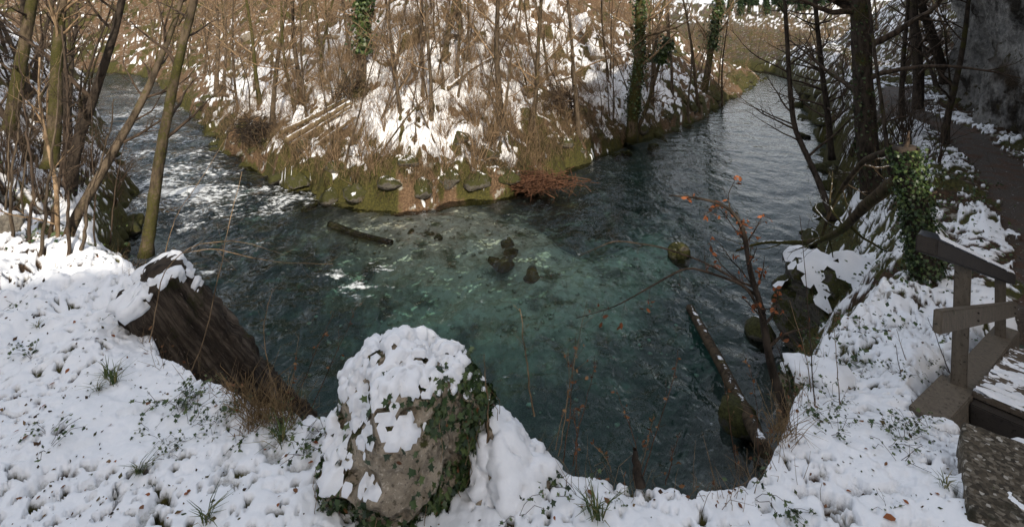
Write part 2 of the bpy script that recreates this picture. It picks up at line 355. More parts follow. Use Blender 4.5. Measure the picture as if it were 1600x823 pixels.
# ------------------------------------------------------------------ river
def water_mat():
    M = Mat('river_water'); p = M.world(); t_ = M.t
    t_.nodes.remove(M.b)
    fo = M.attr('foam'); ch = M.attr('chop')
    w1 = M.noise(p, 1.1, 1, .5, (1.0, .75, 1)); w2 = M.noise(p, 4.2, 1.5, .5, (1.0, .75, 1)); w2.node.inputs['Distortion'].default_value = .9
    h = M.math('ADD', w1, M.math('MULTIPLY', w2, .42))
    bn = M.n('Bump'); bn.inputs['Distance'].default_value = .27; M.put(bn.inputs['Height'], h)
    M.put(bn.inputs['Strength'], M.math('MULTIPLY_ADD', ch, .75, .22))
    fr = M.n('Fresnel'); fr.inputs['IOR'].default_value = 1.333; M.put(fr.inputs['Normal'], bn.outputs[0])
    gl = M.n('BsdfGlossy'); gl.inputs['Roughness'].default_value = .05; M.put(gl.inputs['Normal'], bn.outputs[0])
    tr = M.n('BsdfTransparent'); tr.inputs[0].default_value = (.96, .98, .98, 1)
    mx = M.n('MixShader'); M.put(mx.inputs[0], fr.outputs[0]); M.put(mx.inputs[1], tr.outputs[0]); M.put(mx.inputs[2], gl.outputs[0])
    df = M.n('BsdfDiffuse'); df.inputs[0].default_value = (.72, .76, .78, 1)
    fm = M.sm(M.math('ADD', fo, M.math('MULTIPLY', M.math('SUBTRACT', M.noise(p, 3.2, 7, .72, (1, 1.3, 1)), .5), 3.4)), .42, 1.05)
    m2 = M.n('MixShader'); M.put(m2.inputs[0], M.math('MULTIPLY', fm, .9)); M.put(m2.inputs[1], mx.outputs[0]); M.put(m2.inputs[2], df.outputs[0])
    M.put(M.out.inputs['Surface'], m2.outputs[0])
    va = M.n('VolumeAbsorption'); va.inputs['Color'].default_value = (.37, .75, .71, 1); va.inputs['Density'].default_value = .33
    vs = M.n('VolumeScatter'); vs.inputs['Color'].default_value = (.25, .65, .62, 1); vs.inputs['Density'].default_value = .05
    M.put(M.out.inputs['Volume'], va.outputs[0])
    return M.m
RAPIDS = [hxy for hxy in [(290, 300, 1.5, 1), (245, 285, 1.2, .9), (222, 240, 1.2, .8), (215, 200, 1.5, .8), (330, 330, 1.2, .6), (372, 308, .9, .6), (455, 312, 1.2, .75), (552, 445, .5, .62), (560, 462, .35, .66),
    (528, 432, .4, .6), (600, 418, .5, .55), (325, 425, .4, .6), (270, 265, 2.0, .7), (235, 320, 1.3, .6), (300, 240, 1.6, .6), (330, 270, 1.2, .6), (245, 215, 1.6, .75), (205, 180, 2, .8), (280, 215, 1.5, .5), (350, 300, 1.2, .7), (410, 300, 1.3, .6), (320, 310, 1.2, .8), (420, 330, 1.0, .55), (300, 350, .8, .5), (250, 170, 2.4, .8), (235, 150, 2.5, .6), (200, 150, 2, .5), (400, 380, .5, .4), (1130, 235, .6, .4)]]
tw = np.linspace(-1.5, 1.1, 360); yw = np.concatenate([np.linspace(3.8, 16, 150, endpoint=False), np.linspace(16, 40, 120, endpoint=False), np.geomspace(40, 130, 50)])
T, Y = np.meshgrid(tw, yw); xw, yw_ = (T * Y).ravel(), Y.ravel()
foam = np.zeros(xw.shape); 
for (px, py, s, a) in RAPIDS:
    D = EYE * FPX / (py - PY0); cx = (px - PX0) / FPX * D
    foam = np.maximum(foam, a * np.exp(-(((xw - cx) / (s * 1.25)) ** 2 + ((yw_ - D) / (s * .8)) ** 2)))
chop = np.clip(ss(-3, -14, xw) * .65 + .5 * ss(8, 3, xw), 0, 1)
zw = (.17 * chop + .03) * (fb2(xw, yw_ * .7, .9, 4, 31) - .5) * 2 + .045 * (fb2(xw, yw_ * .8, .4, 2, 33) - .5) + .10 * foam * fb2(xw, yw_, .4, 3, 32)
dw = np.minimum(dist(xw, yw_, FAR), dist(xw, yw_, NEAR)); inw = inside(xw, yw_, POLY)
ok = inw | (dw < 1.3)
i = np.arange((len(yw) - 1) * len(tw)).reshape(len(yw) - 1, len(tw))[:, :-1].ravel()
Fw = np.stack([i, i + 1, i + 1 + len(tw), i + len(tw)], 1); Fw = Fw[ok[Fw].all(1)]
vw, fw, fo_, ch_ = keep(np.stack([xw, yw_, zw], 1), Fw, np.ones(len(Fw), bool), foam, chop)
# close the body of water below the bed
ed = np.concatenate([fw[:, [k, (k + 1) % 4]] for k in range(4)]); key = np.sort(ed, 1)
_, inv, cnt = np.unique(key, axis=0, return_inverse=True, return_counts=True); be = ed[cnt[inv.ravel()] == 1]
nv = len(vw); low = vw.copy(); low[:, 2] = -3.2
Fall = [fw, fw[:, ::-1] + nv, np.stack([be[:, 1], be[:, 0], be[:, 0] + nv, be[:, 1] + nv], 1)]
obj('river_water', mesh('river_water', np.vstack([vw, low]), np.vstack(Fall), [water_mat()], attrs={'foam': np.concatenate([fo_, fo_ * 0]), 'chop': np.concatenate([ch_, ch_])}), kind='structure')
# ------------------------------------------------------------------ builders: tubes, trees, leaves, rocks
def tubes(P, R, sides=4, caps=False):
    """n tubes of k points each: P (n,k,3), R (n,k)"""
    n, k, _ = P.shape
    tg = unit(np.gradient(P, axis=1))
    md = unit(P[:, -1] - P[:, 0]); ref = np.where(np.abs(md[:, 2:3]) > .8, [[1., 0, 0]], [[0, 0, 1.]])[:, None, :]
    u = unit(np.cross(np.broadcast_to(ref, tg.shape), tg)); w = np.cross(tg, u)
    a = np.arange(sides) * 2 * np.pi / sides
    V = P[:, :, None] + R[:, :, None, None] * (u[:, :, None] * np.cos(a)[:, None] + w[:, :, None] * np.sin(a)[:, None])
    b = (np.arange(n) * k * sides)[:, None, None] + (np.arange(k - 1) * sides)[None, :, None]
    j = np.arange(sides)[None, None]; j2 = (j + 1) % sides
    F = np.stack([b + j, b + j2, b + sides + j2, b + sides + j], -1).reshape(-1, 4)
    V = V.reshape(-1, 3)
    if caps:
        e0 = np.arange(n) * k * sides; c0 = len(V) + np.arange(n) * 2
        V = np.vstack([V, np.stack([P[:, 0], P[:, -1]], 1).reshape(-1, 3)])
        jj = np.arange(sides); q = (jj + 1) % sides; L = (k - 1) * sides
        T = [np.stack([e0[:, None] + q, e0[:, None] + jj, np.repeat(c0[:, None], sides, 1)], -1), np.stack([e0[:, None] + L + jj, e0[:, None] + L + q, np.repeat(c0[:, None] + 1, sides, 1)], -1)]
        T = np.concatenate(T, 1).reshape(-1, 3)
        F = np.vstack([F, np.hstack([T, T[:, 2:3]])])     # degenerate quads are cleaned up by validate
        return V, [F[:-len(T)], T]
    return V, F
def join(parts):
    Vs, Fs, o = [], [], 0
    for V, F in parts:
        for f in (F if isinstance(F, list) else [F]): Fs.append(np.asarray(f) + o)
        Vs.append(V); o += len(V)
    return np.vstack(Vs), Fs
def sprout(P, R, per, lo, hi, ang, ln, k, rng, wob=.16, up=.06, rf=.55, tip=.0015):
    n, kk, _ = P.shape; idx = np.repeat(np.arange(n), per); m = n * per
    s = rng.uniform(lo, hi, m) * (kk - 1); i = np.minimum(s.astype(int), kk - 2); f = (s - i)[:, None]
    base = P[idx, i] * (1 - f) + P[idx, i + 1] * f; tg = unit(P[idx, i + 1] - P[idx, i])
    r0 = R[idx, i] * rf * rng.uniform(.6, 1, m)
    d = unit(np.cross(rng.normal(size=(m, 3)), tg)); a = np.radians(rng.uniform(ang[0], ang[1], m))[:, None]
    d = unit(np.cos(a) * tg + np.sin(a) * d)
    pl = np.linalg.norm(np.diff(P, axis=1), axis=2).sum(1)[idx]
    L = pl * ln * rng.uniform(.45, 1.1, m) * (1.15 - .6 * s / (kk - 1))
    Q = np.zeros((m, k, 3)); Q[:, 0] = base
    for q in range(1, k):
        Q[:, q] = Q[:, q - 1] + d * (L / (k - 1))[:, None]
        d = d + rng.normal(size=(m, 3)) * wob; d[:, 2] += up; d = unit(d)
    RR = r0[:, None] * np.linspace(1, .18, k)[None] ; RR = np.maximum(RR, tip)
    return Q, RR
def spine(pts, k, wob=0.0, rng=None):
    pts = np.asarray(pts, float); L = np.concatenate([[0], np.cumsum(np.linalg.norm(np.diff(pts, axis=0), axis=1))])
    s = np.linspace(0, L[-1], k); P = np.stack([np.interp(s, L, pts[:, c]) for c in range(3)], 1)
    for _ in range(2):
        P[1:-1] = P[1:-1] * .5 + (P[:-2] + P[2:]) * .25
    if wob: P[1:] += np.cumsum(rng.normal(size=(k - 1, 3)) * wob, axis=0)
    return P[None]
def crown(P, R, rng, n1=14, n2=6, n3=5, lo=.25, ln=.36, ang=(35, 70), up=.07, tip=.003, hi=.99):
    a, ra = sprout(P, R, n1, lo, hi, ang, ln, 8, rng, .13, up, .5, tip)
    b, rb = sprout(a, ra, n2, .15, .98, (25, 60), .42, 6, rng, .15, .04, .55, tip * .8)
    out = [tubes(a, ra, 5), tubes(b, rb, 4)]
    if n3:
        c, rc = sprout(b, rb, n3, .1, .98, (25, 60), .45, 4, rng, .16, .03, .6, tip * .7); out.append(tubes(c, rc, 3))
    return out
def bark(name, dark, light, moss=.4, snow=.0, mossc=((.018, .019, .006), (.072, .066, .018)), world=False):
    M = Mat(name, .9, .2); p = M.world() if world else M.local(); r = M.rand()
    n = M.noise(p, 9, 5, .65, (1, 1, .35)); n2 = M.noise(p, 30, 4, .7); n1 = M.noise(p, 1.3, 3)
    c = M.mix(M.math('MULTIPLY_ADD', r, .3, n), dark, light)
    c = M.mix(M.sm(n, .3, .6), tuple(x * .5 for x in dark), c)
    if moss:
        k = M.math('ADD', M.math('ADD', n1, M.math('MULTIPLY', M.math('SUBTRACT', n2, .5), .5)), M.math('MULTIPLY', M.math('SUBTRACT', r, .5), .25))
        c = M.mix(M.sm(k, .72 - .4 * moss, .86 - .4 * moss), c, M.ramp(n2, [(.3, mossc[0]), (.7, mossc[1])]))
    if snow:
        z = M.math('ADD', M.nz(), M.math('MULTIPLY', M.math('SUBTRACT', M.noise(p, 5, 4, .7), .5), 1.6))
        c = M.mix(M.sm(z, 1.05 - snow, 1.2 - snow), c, SNOW)
    return M.done(c, M.bump(M.math('ADD', n, M.math('MULTIPLY', n2, .4)), .8, .03))
m_bark = bark('bark_grey_brown', (.045, .034, .024), (.125, .095, .065), .25)
m_barkm = bark('bark_mossy', (.045, .034, .022), (.12, .09, .06), .62)
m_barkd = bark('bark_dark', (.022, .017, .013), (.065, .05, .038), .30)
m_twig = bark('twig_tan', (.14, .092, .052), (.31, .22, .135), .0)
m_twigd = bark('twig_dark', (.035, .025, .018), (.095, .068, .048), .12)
m_log = bark('log_snowy', (.08, .06, .035), (.20, .15, .09), .45, .42)
m_wet = bark('log_wet_mossy', (.03, .022, .014), (.09, .065, .04), .55, .02)
m_limb = bark('limb_mossy_snowy', (.03, .022, .014), (.09, .065, .04), .70, .18)
def leafmat(name, a, b, c, rough=.45, spec=.4, tr=.0):
    M = Mat(name, rough, spec); g = M.n('NewGeometry')
    col = M.ramp(g.outputs['Random Per Island'], [(.1, a), (.5, b), (.95, c)])
    M.b.inputs['Transmission Weight'].default_value = 0
    return M.done(col)
m_ivy = leafmat('ivy_leaf', (.012, .026, .008), (.028, .055, .014), (.075, .105, .03))
m_oak = leafmat('dead_leaf_orange', (.16, .05, .018), (.26, .09, .035), (.12, .045, .02), .7, .2)
m_dry = leafmat('dry_leaf_brown', (.07, .03, .014), (.15, .065, .03), (.21, .12, .06), .75, .2)
m_grass = leafmat('grass_blade', (.03, .055, .012), (.07, .10, .025), (.20, .17, .07), .6, .25)
m_needle = leafmat('needles', (.006, .014, .006), (.012, .026, .010), (.022, .042, .014), .7, .2)
IVY = np.array([(0, 0), (.42, -.02), (.30, .38), (.5, .62), (.16, .62), (0, 1.0), (-.16, .62), (-.5, .62), (-.30, .38), (-.42, -.02)]) * [.9, 1]
OVAL = np.array([(0, 0), (.22, .25), (.26, .55), (0, 1.0), (-.26, .55), (-.22, .25)])
KITE = np.array([(0, 0), (.34, .42), (0, 1.0), (-.34, .42)])
def leaves(pts, nrm, size, rng, shape=IVY, jit=.5, fold=.18, down=.0):
    n = len(pts); k = len(shape)
    N = unit(nrm + rng.normal(size=(n, 3)) * jit); a = rng.normal(size=(n, 3)); a[:, 2] -= down * 3
    U = unit(a - (a * N).sum(1, keepdims=True) * N); Wd = np.cross(N, U)
    s = (np.full(n, size) if np.isscalar(size) else size) * rng.uniform(.55, 1.25, n)
    L = shape
    V = pts[:, None] + s[:, None, None] * (Wd[:, None] * L[None, :, :1] + U[:, None] * L[None, :, 1:] + N[:, None] * (np.abs(L[:, 0]) * fold * rng.choice([-1, 1]))[None, :, None])
    F = np.arange(n * k).reshape(n, k)
    if k == 4: return V.reshape(-1, 3), F
    q = [np.stack([F[:, 0], F[:, j], F[:, j + 1]], 1) for j in range(1, k - 1)] if k != 10 else [F[:, [0, 1, 2]], F[:, [0, 2, 4]], F[:, [2, 3, 4]], F[:, [0, 4, 6]], F[:, [4, 5, 6]], F[:, [0, 6, 8]], F[:, [6, 7, 8]], F[:, [0, 8, 9]]]
    return V.reshape(-1, 3), np.vstack(q)
def ivy_on(P, R, n, rng, lo=0, hi=1, size=.06, off=.5, spread=.0):
    k = P.shape[1]; s = rng.uniform(lo, hi, n) * (k - 1); i = np.minimum(s.astype(int), k - 2); f = (s - i)[:, None]
    c = P[0, i] * (1 - f) + P[0, i + 1] * f; r = R[0, i] * (1 - f[:, 0]) + R[0, i + 1] * f[:, 0]
    d = rng.normal(size=(n, 3)); tg = unit(P[0, i + 1] - P[0, i]); d = unit(d - (d * tg).sum(1, keepdims=True) * tg)
    ex = rng.exponential(1, n) * off * size + spread * np.abs(rng.normal(size=n))
    return leaves(c + d * (r + ex)[:, None], d, size, rng, IVY, .6, down=.5)
import bmesh
_ico = {}
def ico(sub):
    if sub not in _ico:
        bm = bmesh.new(); bmesh.ops.create_icosphere(bm, subdivisions=sub, radius=1)
        _ico[sub] = (np.array([v.co[:] for v in bm.verts]), np.array([[v.index for v in f.verts] for f in bm.faces])); bm.free()
    return _ico[sub][0].copy(), _ico[sub][1]
def rock(seed, size=(1, 1, 1), sub=3, planes=10, cut=(.62, .9), rough=.22, sc=.7):
    r = np.random.default_rng(seed); V, F = ico(sub)
    for _ in range(planes):
        n = unit(r.normal(size=3)); c = r.uniform(*cut); e = np.maximum(0, V @ n - c); V = V - e[:, None] * n * .92
    nr = unit(V)
    V = V + nr * ((fb3(V + seed * 3.1, sc, 5, seed % 13, .55) - .5) * rough * 2)[:, None]
    return V * np.asarray(size), F
def rockmat(name, dark, light, moss=.4, snow=0., scale=3.0, pale=None, mossc=(MOSS_D, (.066, .066, .018))):
    M = Mat(name, .85, .25); p = M.local(); g = M.n('ObjectInfo')
    ad = M.n('VectorMath', operation='ADD'); M.put(ad.inputs[0], p); M.put(ad.inputs[1], g.outputs['Location']); p = ad.outputs[0]
    n = M.noise(p, scale, 6, .65); n2 = M.noise(p, scale * 7, 5, .7); cr = M.noise(p, scale * 2.2, 6, .7)
    c = M.ramp(n, [(.3, dark), (.7, light)])
    if pale: c = M.mix(M.sm(n2, .55, .66), c, pale)
    c = M.mix(M.sm(M.noise(p, scale * .9, 8, .75), .60, .66), c, tuple(x * .35 for x in dark))
    c = M.mix(M.sm(n2, .44, .36), c, tuple(x * .7 for x in dark))
    if moss:
        k = M.math('ADD', M.math('MULTIPLY_ADD', M.nz(), .22, n), M.math('MULTIPLY', M.math('SUBTRACT', n2, .5), .4))
        c = M.mix(M.sm(k, .80 - .5 * moss, .90 - .5 * moss), c, M.ramp(n2, [(.3, mossc[0]), (.7, mossc[1])]))
    if snow:
        z = M.math('ADD', M.nz(), M.math('MULTIPLY', M.math('SUBTRACT', M.noise(p, scale * 1.0, 6, .7), .5), 2.4))
        c = M.mix(M.sm(z, 1.15 - snow, 1.25 - snow), c, SNOW)
    h = M.math('ADD', M.math('MULTIPLY', n2, .5), cr)
    return M.done(c, M.bump(h, .7, .04))
m_rock = rockmat('limestone', (.10, .09, .075), (.33, .30, .25), .3, .35)
m_rockm = rockmat('mossy_stone', (.035, .032, .026), (.14, .13, .11), .85, .0)
m_rockms = rockmat('mossy_stone_snow', (.04, .036, .03), (.20, .185, .16), .68, .16)
m_snow = None
def snowmat():
    M = Mat('snow', .6, .3); p = M.world(); n = M.noise(p, 30, 5, .65)
    return M.done(M.mix(n, (.74, .76, .80), (.84, .86, .88)), M.bump(n, .4, .01))
m_snow = snowmat()
def snow_shell(V, F, mask, thick):
    """a layer lying on a surface: thick where mask is high, sinking below it at its edges"""
    N = vnormals(V, F); N = unit(N + np.array([0, 0, .35]))
    W_ = V + N * (thick * np.sqrt(np.clip(mask, 0, 1)) * (.55 + .9 * fb3(V, .045, 3, 13)) - .004 * (mask <= 0))[:, None]
    v, f = keep(W_, F, (mask[F] > 0).any(1))
    return v, f

# ------------------------------------------------------------------ bare trees, made once per kind
def make_tree(seed, H, r, mat_t, mat_c, lean=.08, n=(16, 6, 5), lo=.2, ln=.34, up=.07, tip=.004, ivy=0, ivy_hi=.5, wob=.035, ang=(35, 70)):
    rng = np.random.default_rng(seed); k = 16
    P = np.zeros((1, k, 3)); d = np.array([rng.normal() * lean, rng.normal() * lean, 1])
    for q in range(1, k):
        P[0, q] = P[0, q - 1] + unit(d) * H / (k - 1); d = d + rng.normal(size=3) * wob; d[2] = 1
    P[0, 0, 2] -= .35
    R = (r * (np.linspace(1, .12, k) ** .85))[None]; R[0, 0] *= 1.55; R[0, 1] *= 1.1
    tr = mesh('trunk', *tubes(P, R, 8), [mat_t]); cv, cf = join(crown(P, R, rng, *n, lo=lo, ln=ln, up=up, tip=tip, ang=ang))
    out = [('trunk', tr), ('crown', mesh('crown', cv, cf, [mat_c]))]
    if ivy: out.append(('ivy', mesh('ivy', *ivy_on(P, R, ivy, rng, 0, ivy_hi, .13, .8), [m_ivy], smooth=False)))
    return out
def make_shrub(seed, H, stems, mat, spread=.45, tip=.003, n2=5, n3=4, r=.02):
    rng = np.random.default_rng(seed); k = 8; m = stems
    a = rng.uniform(0, 2 * np.pi, m); tl = rng.uniform(.1, 1, m) * spread
    d = np.stack([np.cos(a) * tl, np.sin(a) * tl, np.ones(m)], 1); P = np.zeros((m, k, 3)); P[:, 0] = np.stack([np.cos(a) * .12, np.sin(a) * .12, np.full(m, -.15)], 1) * rng.uniform(.3, 1, m)[:, None]
    L = H * rng.uniform(.5, 1.1, m)
    for q in range(1, k):
        P[:, q] = P[:, q - 1] + unit(d) * (L / (k - 1))[:, None]; d = d + rng.normal(size=(m, 3)) * .14
    R = r * rng.uniform(.6, 1.2, m)[:, None] * np.linspace(1, .2, k)[None]
    b, rb = sprout(P, R, n2, .2, .98, (20, 55), .4, 5, rng, .14, .05, .6, tip)
    c, rc = sprout(b, rb, n3, .1, .98, (20, 60), .45, 3, rng, .16, .03, .65, tip * .8)
    return [('stems', mesh('stems', *tubes(P, R, 5), [mat])), ('twigs', mesh('twigs', *join([tubes(b, rb, 3), tubes(c, rc, 3)]), [mat]))]
def plant_copy(name, parts, loc, rz, sc, label, cat, group, tilt=(0, 0)):
    t_ = thing(name, label, cat, tuple(loc), (tilt[0], tilt[1], rz), sc, group)
    for nm, me in parts:
        o = obj(nm, me, t_)
        if nm in ('ivy', 'twigs'): o['kind'] = 'stuff'
    return t_
TREES = [make_tree(100 + q, H, r, m_bark if q % 3 else m_barkm, m_twig, n=(18, 6, 5), lo=lo) for q, (H, r, lo) in enumerate([(13, .12, .1), (11, .09, .08), (15, .15, .14), (12, .085, .1), (14, .11, .12), (10, .08, .06)])]
POLES = [make_tree(120 + q, H, r, m_bark, m_twig, lean=.16, n=(16, 5, 4), lo=.08, ln=.24, wob=.05) for q, (H, r) in enumerate([(7, .05), (6, .045), (8, .06), (5, .04)])]
SHRUBS = [make_shrub(140 + q, H, n, m_twig, sp) for q, (H, n, sp) in enumerate([(2.6, 12, .5), (2.0, 14, .7), (3.2, 9, .4), (1.5, 14, .9)])]
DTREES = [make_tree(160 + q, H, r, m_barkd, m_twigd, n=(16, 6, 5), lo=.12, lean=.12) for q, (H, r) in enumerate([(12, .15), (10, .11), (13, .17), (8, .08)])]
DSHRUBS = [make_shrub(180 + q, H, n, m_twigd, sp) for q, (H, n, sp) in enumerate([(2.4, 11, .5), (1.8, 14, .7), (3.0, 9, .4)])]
rng = np.random.default_rng(5)
def spots(n, box, reg, seed, dmin=.5, dmax=99, gap=.0):
    """points on the ground, even over the picture, so that far ground is not bare"""
    r = np.random.default_rng(seed); out = []
    for _ in range(n * 6):
        if len(out) >= n: break
        px, py = r.uniform(box[0], box[2]), r.uniform(box[1], box[3]); p = hit(px, py, 9)
        g, d = about(p)
        if g != reg or not dmin < d < dmax: continue
        if gap and any(np.hypot(*(p[:2] - q[:2])) < gap for q in out): continue
        out.append(p)
    return out
def zone(p):
    px, py = PX0 + p[0] / p[1] * FPX, PY0 + (EYE - p[2]) / p[1] * FPX
    if px < 400: return 'beside the rapids'
    if px < 600: return 'among the limestone ledges' if py < 140 else 'around the windfall logs'
    if px < 800: return 'above the green shallows'
    if px < 940: return 'above the driftwood heap'
    return 'around the tall ivy-wrapped tree' if px < 1060 else 'near the downstream river bend'
def bank_zone(p): return 'between the railing and the stout tree' if p[1] < 15 else 'beside the bend of the path' if p[0] > .78 * p[1] else 'at the water past the stout tree' if p[1] < 30 else 'far down the silvery channel'
def rapid_zone(p): return 'close above the mossy stones' if p[1] < 17 else 'high above the rapids' if p[2] > 5.5 else 'beside the upper rapids'
def slope_copy(name, parts, p, rz, sc, look, noun, cat, tilt=(0, 0)):
    lb = look + ' on the sunlit slope ' + zone(p)
    return plant_copy(name, parts, p, rz, sc, lb, cat, noun + ' ' + zone(p), tilt)
TK = lambda k: ('tall bare tree with grey-brown bark', 'grey-brown bare trees') if k % 6 % 3 else ('tall bare tree with moss-green bark', 'moss-barked bare trees')
# named trees of the far hillside, by the foot of each trunk
for k, (px, py) in enumerate([(425, 200), (372, 172), (338, 150), (500, 122), (545, 95), (660, 150), (694, 98), (735, 100), (782, 190), (856, 122), (905, 212), (1075, 188), (1092, 172), (318, 118), (470, 150), (950, 128), (1050, 150), (620, 100), (830, 205), (1128, 165)]):
    p = hit(px, py, 14); slope_copy('bare_tree', TREES[k % 6], p, rng.uniform(0, 6.28), rng.uniform(.8, 1.1), *TK(k), 'tree', rng.normal(0, .06, 2))
for k, p in enumerate(spots(34, (255, 0, 1150, 215), 1, 41, 1.2, gap=1.2)):
    slope_copy('bare_tree', TREES[k % 6], p, rng.uniform(0, 6.28), rng.uniform(.55, 1.05), *TK(k), 'tree', rng.normal(0, .07, 2))
for k, p in enumerate(spots(130, (250, 10, 1160, 270), 1, 42, .8)):
    slope_copy('bare_sapling', POLES[k % 4], p, rng.uniform(0, 6.28), rng.uniform(.5, 1.1), 'thin leafless sapling', 'thin saplings', 'sapling', rng.normal(0, .14, 2))
for k, p in enumerate(spots(150, (240, 0, 1175, 285), 1, 43, .5)):
    slope_copy('bare_shrub', SHRUBS[k % 4], p, rng.uniform(0, 6.28), rng.uniform(.45, 1.0), 'leafless tan shrub', 'tan shrubs', 'shrub')
# wooded slopes at both ends of the reach
for k in range(110):
    x, y = rng.uniform(-85, -22), rng.uniform(56, 92)
    if land(np.array([x]), np.array([y]))[3][0] == 0: continue
    plant_copy('upstream_tree', TREES[k % 6], (x, y, zat(x, y)), rng.uniform(0, 6.28), rng.uniform(.6, 1.0), 'bare tree in the wood at the upstream bend', 'tree', 'trees of the wood upstream', rng.normal(0, .06, 2))
for k in range(30):
    y = rng.uniform(88, 130); x = y * rng.uniform(.30, .62)
    if land(np.array([x]), np.array([y]))[3][0] == 0: continue
    plant_copy('downstream_shrub', SHRUBS[k % 4], (x, y, zat(x, y)), rng.uniform(0, 6.28), rng.uniform(.8, 1.4), 'leafless shrub in the wood beyond the downstream bend', 'shrub', 'shrubs of the wood downstream')
for k in range(130):
    y = rng.uniform(84, 150); x = y * rng.uniform(.36, .66)
    if land(np.array([x]), np.array([y]))[3][0] == 0: continue
    plant_copy('downstream_tree', TREES[k % 6], (x, y, zat(x, y)), rng.uniform(0, 6.28), rng.uniform(.28, .46), 'bare tree in the wood beyond the downstream bend', 'tree', 'trees of the wood downstream', rng.normal(0, .06, 2))
# shaded right bank and left bank
for k, p in enumerate(spots(20, (1235, 0, 1490, 240), 2, 44, .4, gap=1.0)):
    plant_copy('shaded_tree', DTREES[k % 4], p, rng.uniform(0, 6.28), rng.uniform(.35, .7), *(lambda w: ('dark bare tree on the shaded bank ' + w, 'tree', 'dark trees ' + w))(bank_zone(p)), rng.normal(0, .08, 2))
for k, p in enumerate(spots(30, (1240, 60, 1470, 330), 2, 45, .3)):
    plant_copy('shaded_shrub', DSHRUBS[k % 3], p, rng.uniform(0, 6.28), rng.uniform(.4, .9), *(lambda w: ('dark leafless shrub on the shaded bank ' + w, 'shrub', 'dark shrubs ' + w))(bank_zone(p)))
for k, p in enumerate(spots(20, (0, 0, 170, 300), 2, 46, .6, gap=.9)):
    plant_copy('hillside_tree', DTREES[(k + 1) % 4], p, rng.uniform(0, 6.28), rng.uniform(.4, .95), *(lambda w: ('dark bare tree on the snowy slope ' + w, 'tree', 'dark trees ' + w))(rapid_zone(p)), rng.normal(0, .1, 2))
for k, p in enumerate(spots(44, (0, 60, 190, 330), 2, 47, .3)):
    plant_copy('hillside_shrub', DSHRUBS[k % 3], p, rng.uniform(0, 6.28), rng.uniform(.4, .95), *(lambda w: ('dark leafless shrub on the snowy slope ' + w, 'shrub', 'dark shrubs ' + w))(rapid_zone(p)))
# the wood on the ridge behind the viewpoint, whose shade lies over the near bank
for k in range(15):
    x, y = rng.uniform(-34, 34), rng.uniform(-24, -8)
    plant_copy('ridge_tree', DTREES[k % 4], (x, y, zat(x, y)), rng.uniform(0, 6.28), rng.uniform(.5, .85), 'bare tree on the ridge above the near bank', 'tree', 'trees on the ridge above the near bank')
# undergrowth: thin stems nobody could count
def brush(name, pts, seed, per, H, mat, label):
    r = np.random.default_rng(seed); n = len(pts) * per
    b = np.repeat(np.asarray(pts), per, 0) + np.concatenate([r.normal(0, .28, (n, 2)), np.full((n, 1), -.08)], 1)
    d = unit(np.concatenate([r.normal(0, .45, (n, 2)), np.ones((n, 1))], 1)); L = H * r.uniform(.3, 1.2, n)
    P = np.zeros((n, 3, 3)); P[:, 0] = b
    for q in range(1, 3):
        P[:, q] = P[:, q - 1] + d * (L / 2)[:, None]; d = unit(d + r.normal(0, .22, (n, 3)) - [0, 0, .05])
    R = r.uniform(.004, .010, n)[:, None] * np.array([1, .75, .25])[None]
    c, rc = sprout(P, R, 2, .3, .95, (25, 60), .45, 2, r, .15, .02, .7, .0025)
    obj(name, mesh(name, *join([tubes(P, R, 3), tubes(c, rc, 3)]), [mat]), kind='stuff', label=label, category='undergrowth')
def field(n, x0, x1, y0, y1, reg, seed, dmin=.2, dmax=30, dens=None):
    r = np.random.default_rng(seed); y = r.uniform(y0, y1, n * 4); x = r.uniform(x0, x1, n * 4)
    z, s_, m_, g, d = land(x, y); ok = (g == reg) & (d > dmin) & (d < dmax)
    if dens is not None: ok &= r.random(n * 4) < dens(x, y, s_)
    return np.stack([x, y, z], 1)[ok][:n]
fp = np.vstack([field(1800, -26, 14, 19, 34, 1, 51, .3, 13, lambda x, y, s: 1 - .6 * s), field(1000, -50, 30, 34, 75, 1, 52, .3, 16)])
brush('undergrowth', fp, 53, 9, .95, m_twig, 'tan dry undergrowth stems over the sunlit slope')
brush('slope_thicket', field(750, -34, 20, 24, 44, 1, 57, 3.5, 15), 58, 7, 1.9, m_twig, 'taller tan thicket stems high on the sunlit slope')
def shore_grass():
    r = np.random.default_rng(59); b = np.vstack([field(2600, -24, 12, 19, 36, 1, 60, .12, 1.7), field(500, 9, 30, 32, 60, 1, 61, .12, 1.5)]); n = len(b) * 6
    b = np.repeat(b, 6, 0) + r.normal(0, .1, (n, 3)) * [1, 1, 0]; d = unit(np.concatenate([r.normal(0, .5, (n, 1)), r.normal(-.5, .5, (n, 1)), np.ones((n, 1))], 1)); L = r.uniform(.12, .5, n)[:, None]
    P = np.stack([b, b + d * L * .5, b + d * L * .85 + [0, -.08, -.10], b + d * L * .9 + [0, -.16, -.28]], 1); w_ = np.array([.008, .007, .005, .001])[None, :, None] * np.array([1, 0, 0])
    V_ = np.stack([P - w_, P + w_], 2).reshape(-1, 3); k = np.arange(n)[:, None] * 8
    M = Mat('shore_grass', .8, .2); g = M.n('NewGeometry'); M.done(M.ramp(g.outputs['Random Per Island'], [(.1, (.03, .03, .010)), (.5, (.085, .068, .028)), (.9, (.17, .12, .065))]))
    obj('shore_grass', mesh('shore_grass', V_, np.vstack([k + [0, 1, 3, 2], k + [2, 3, 5, 4], k + [4, 5, 7, 6]]), [M.m]), kind='stuff', label='drooping olive and tan grass on the far shore', category='grass')
shore_grass()
brush('shore_brush', np.vstack([field(330, -24, 12, 19, 36, 1, 64, .1, 1.3), field(120, -2, 5, 20, 28, 1, 66, .1, 3)]), 65, 9, .8, m_twigd, 'dark dead stems along the foot of the sunlit slope')
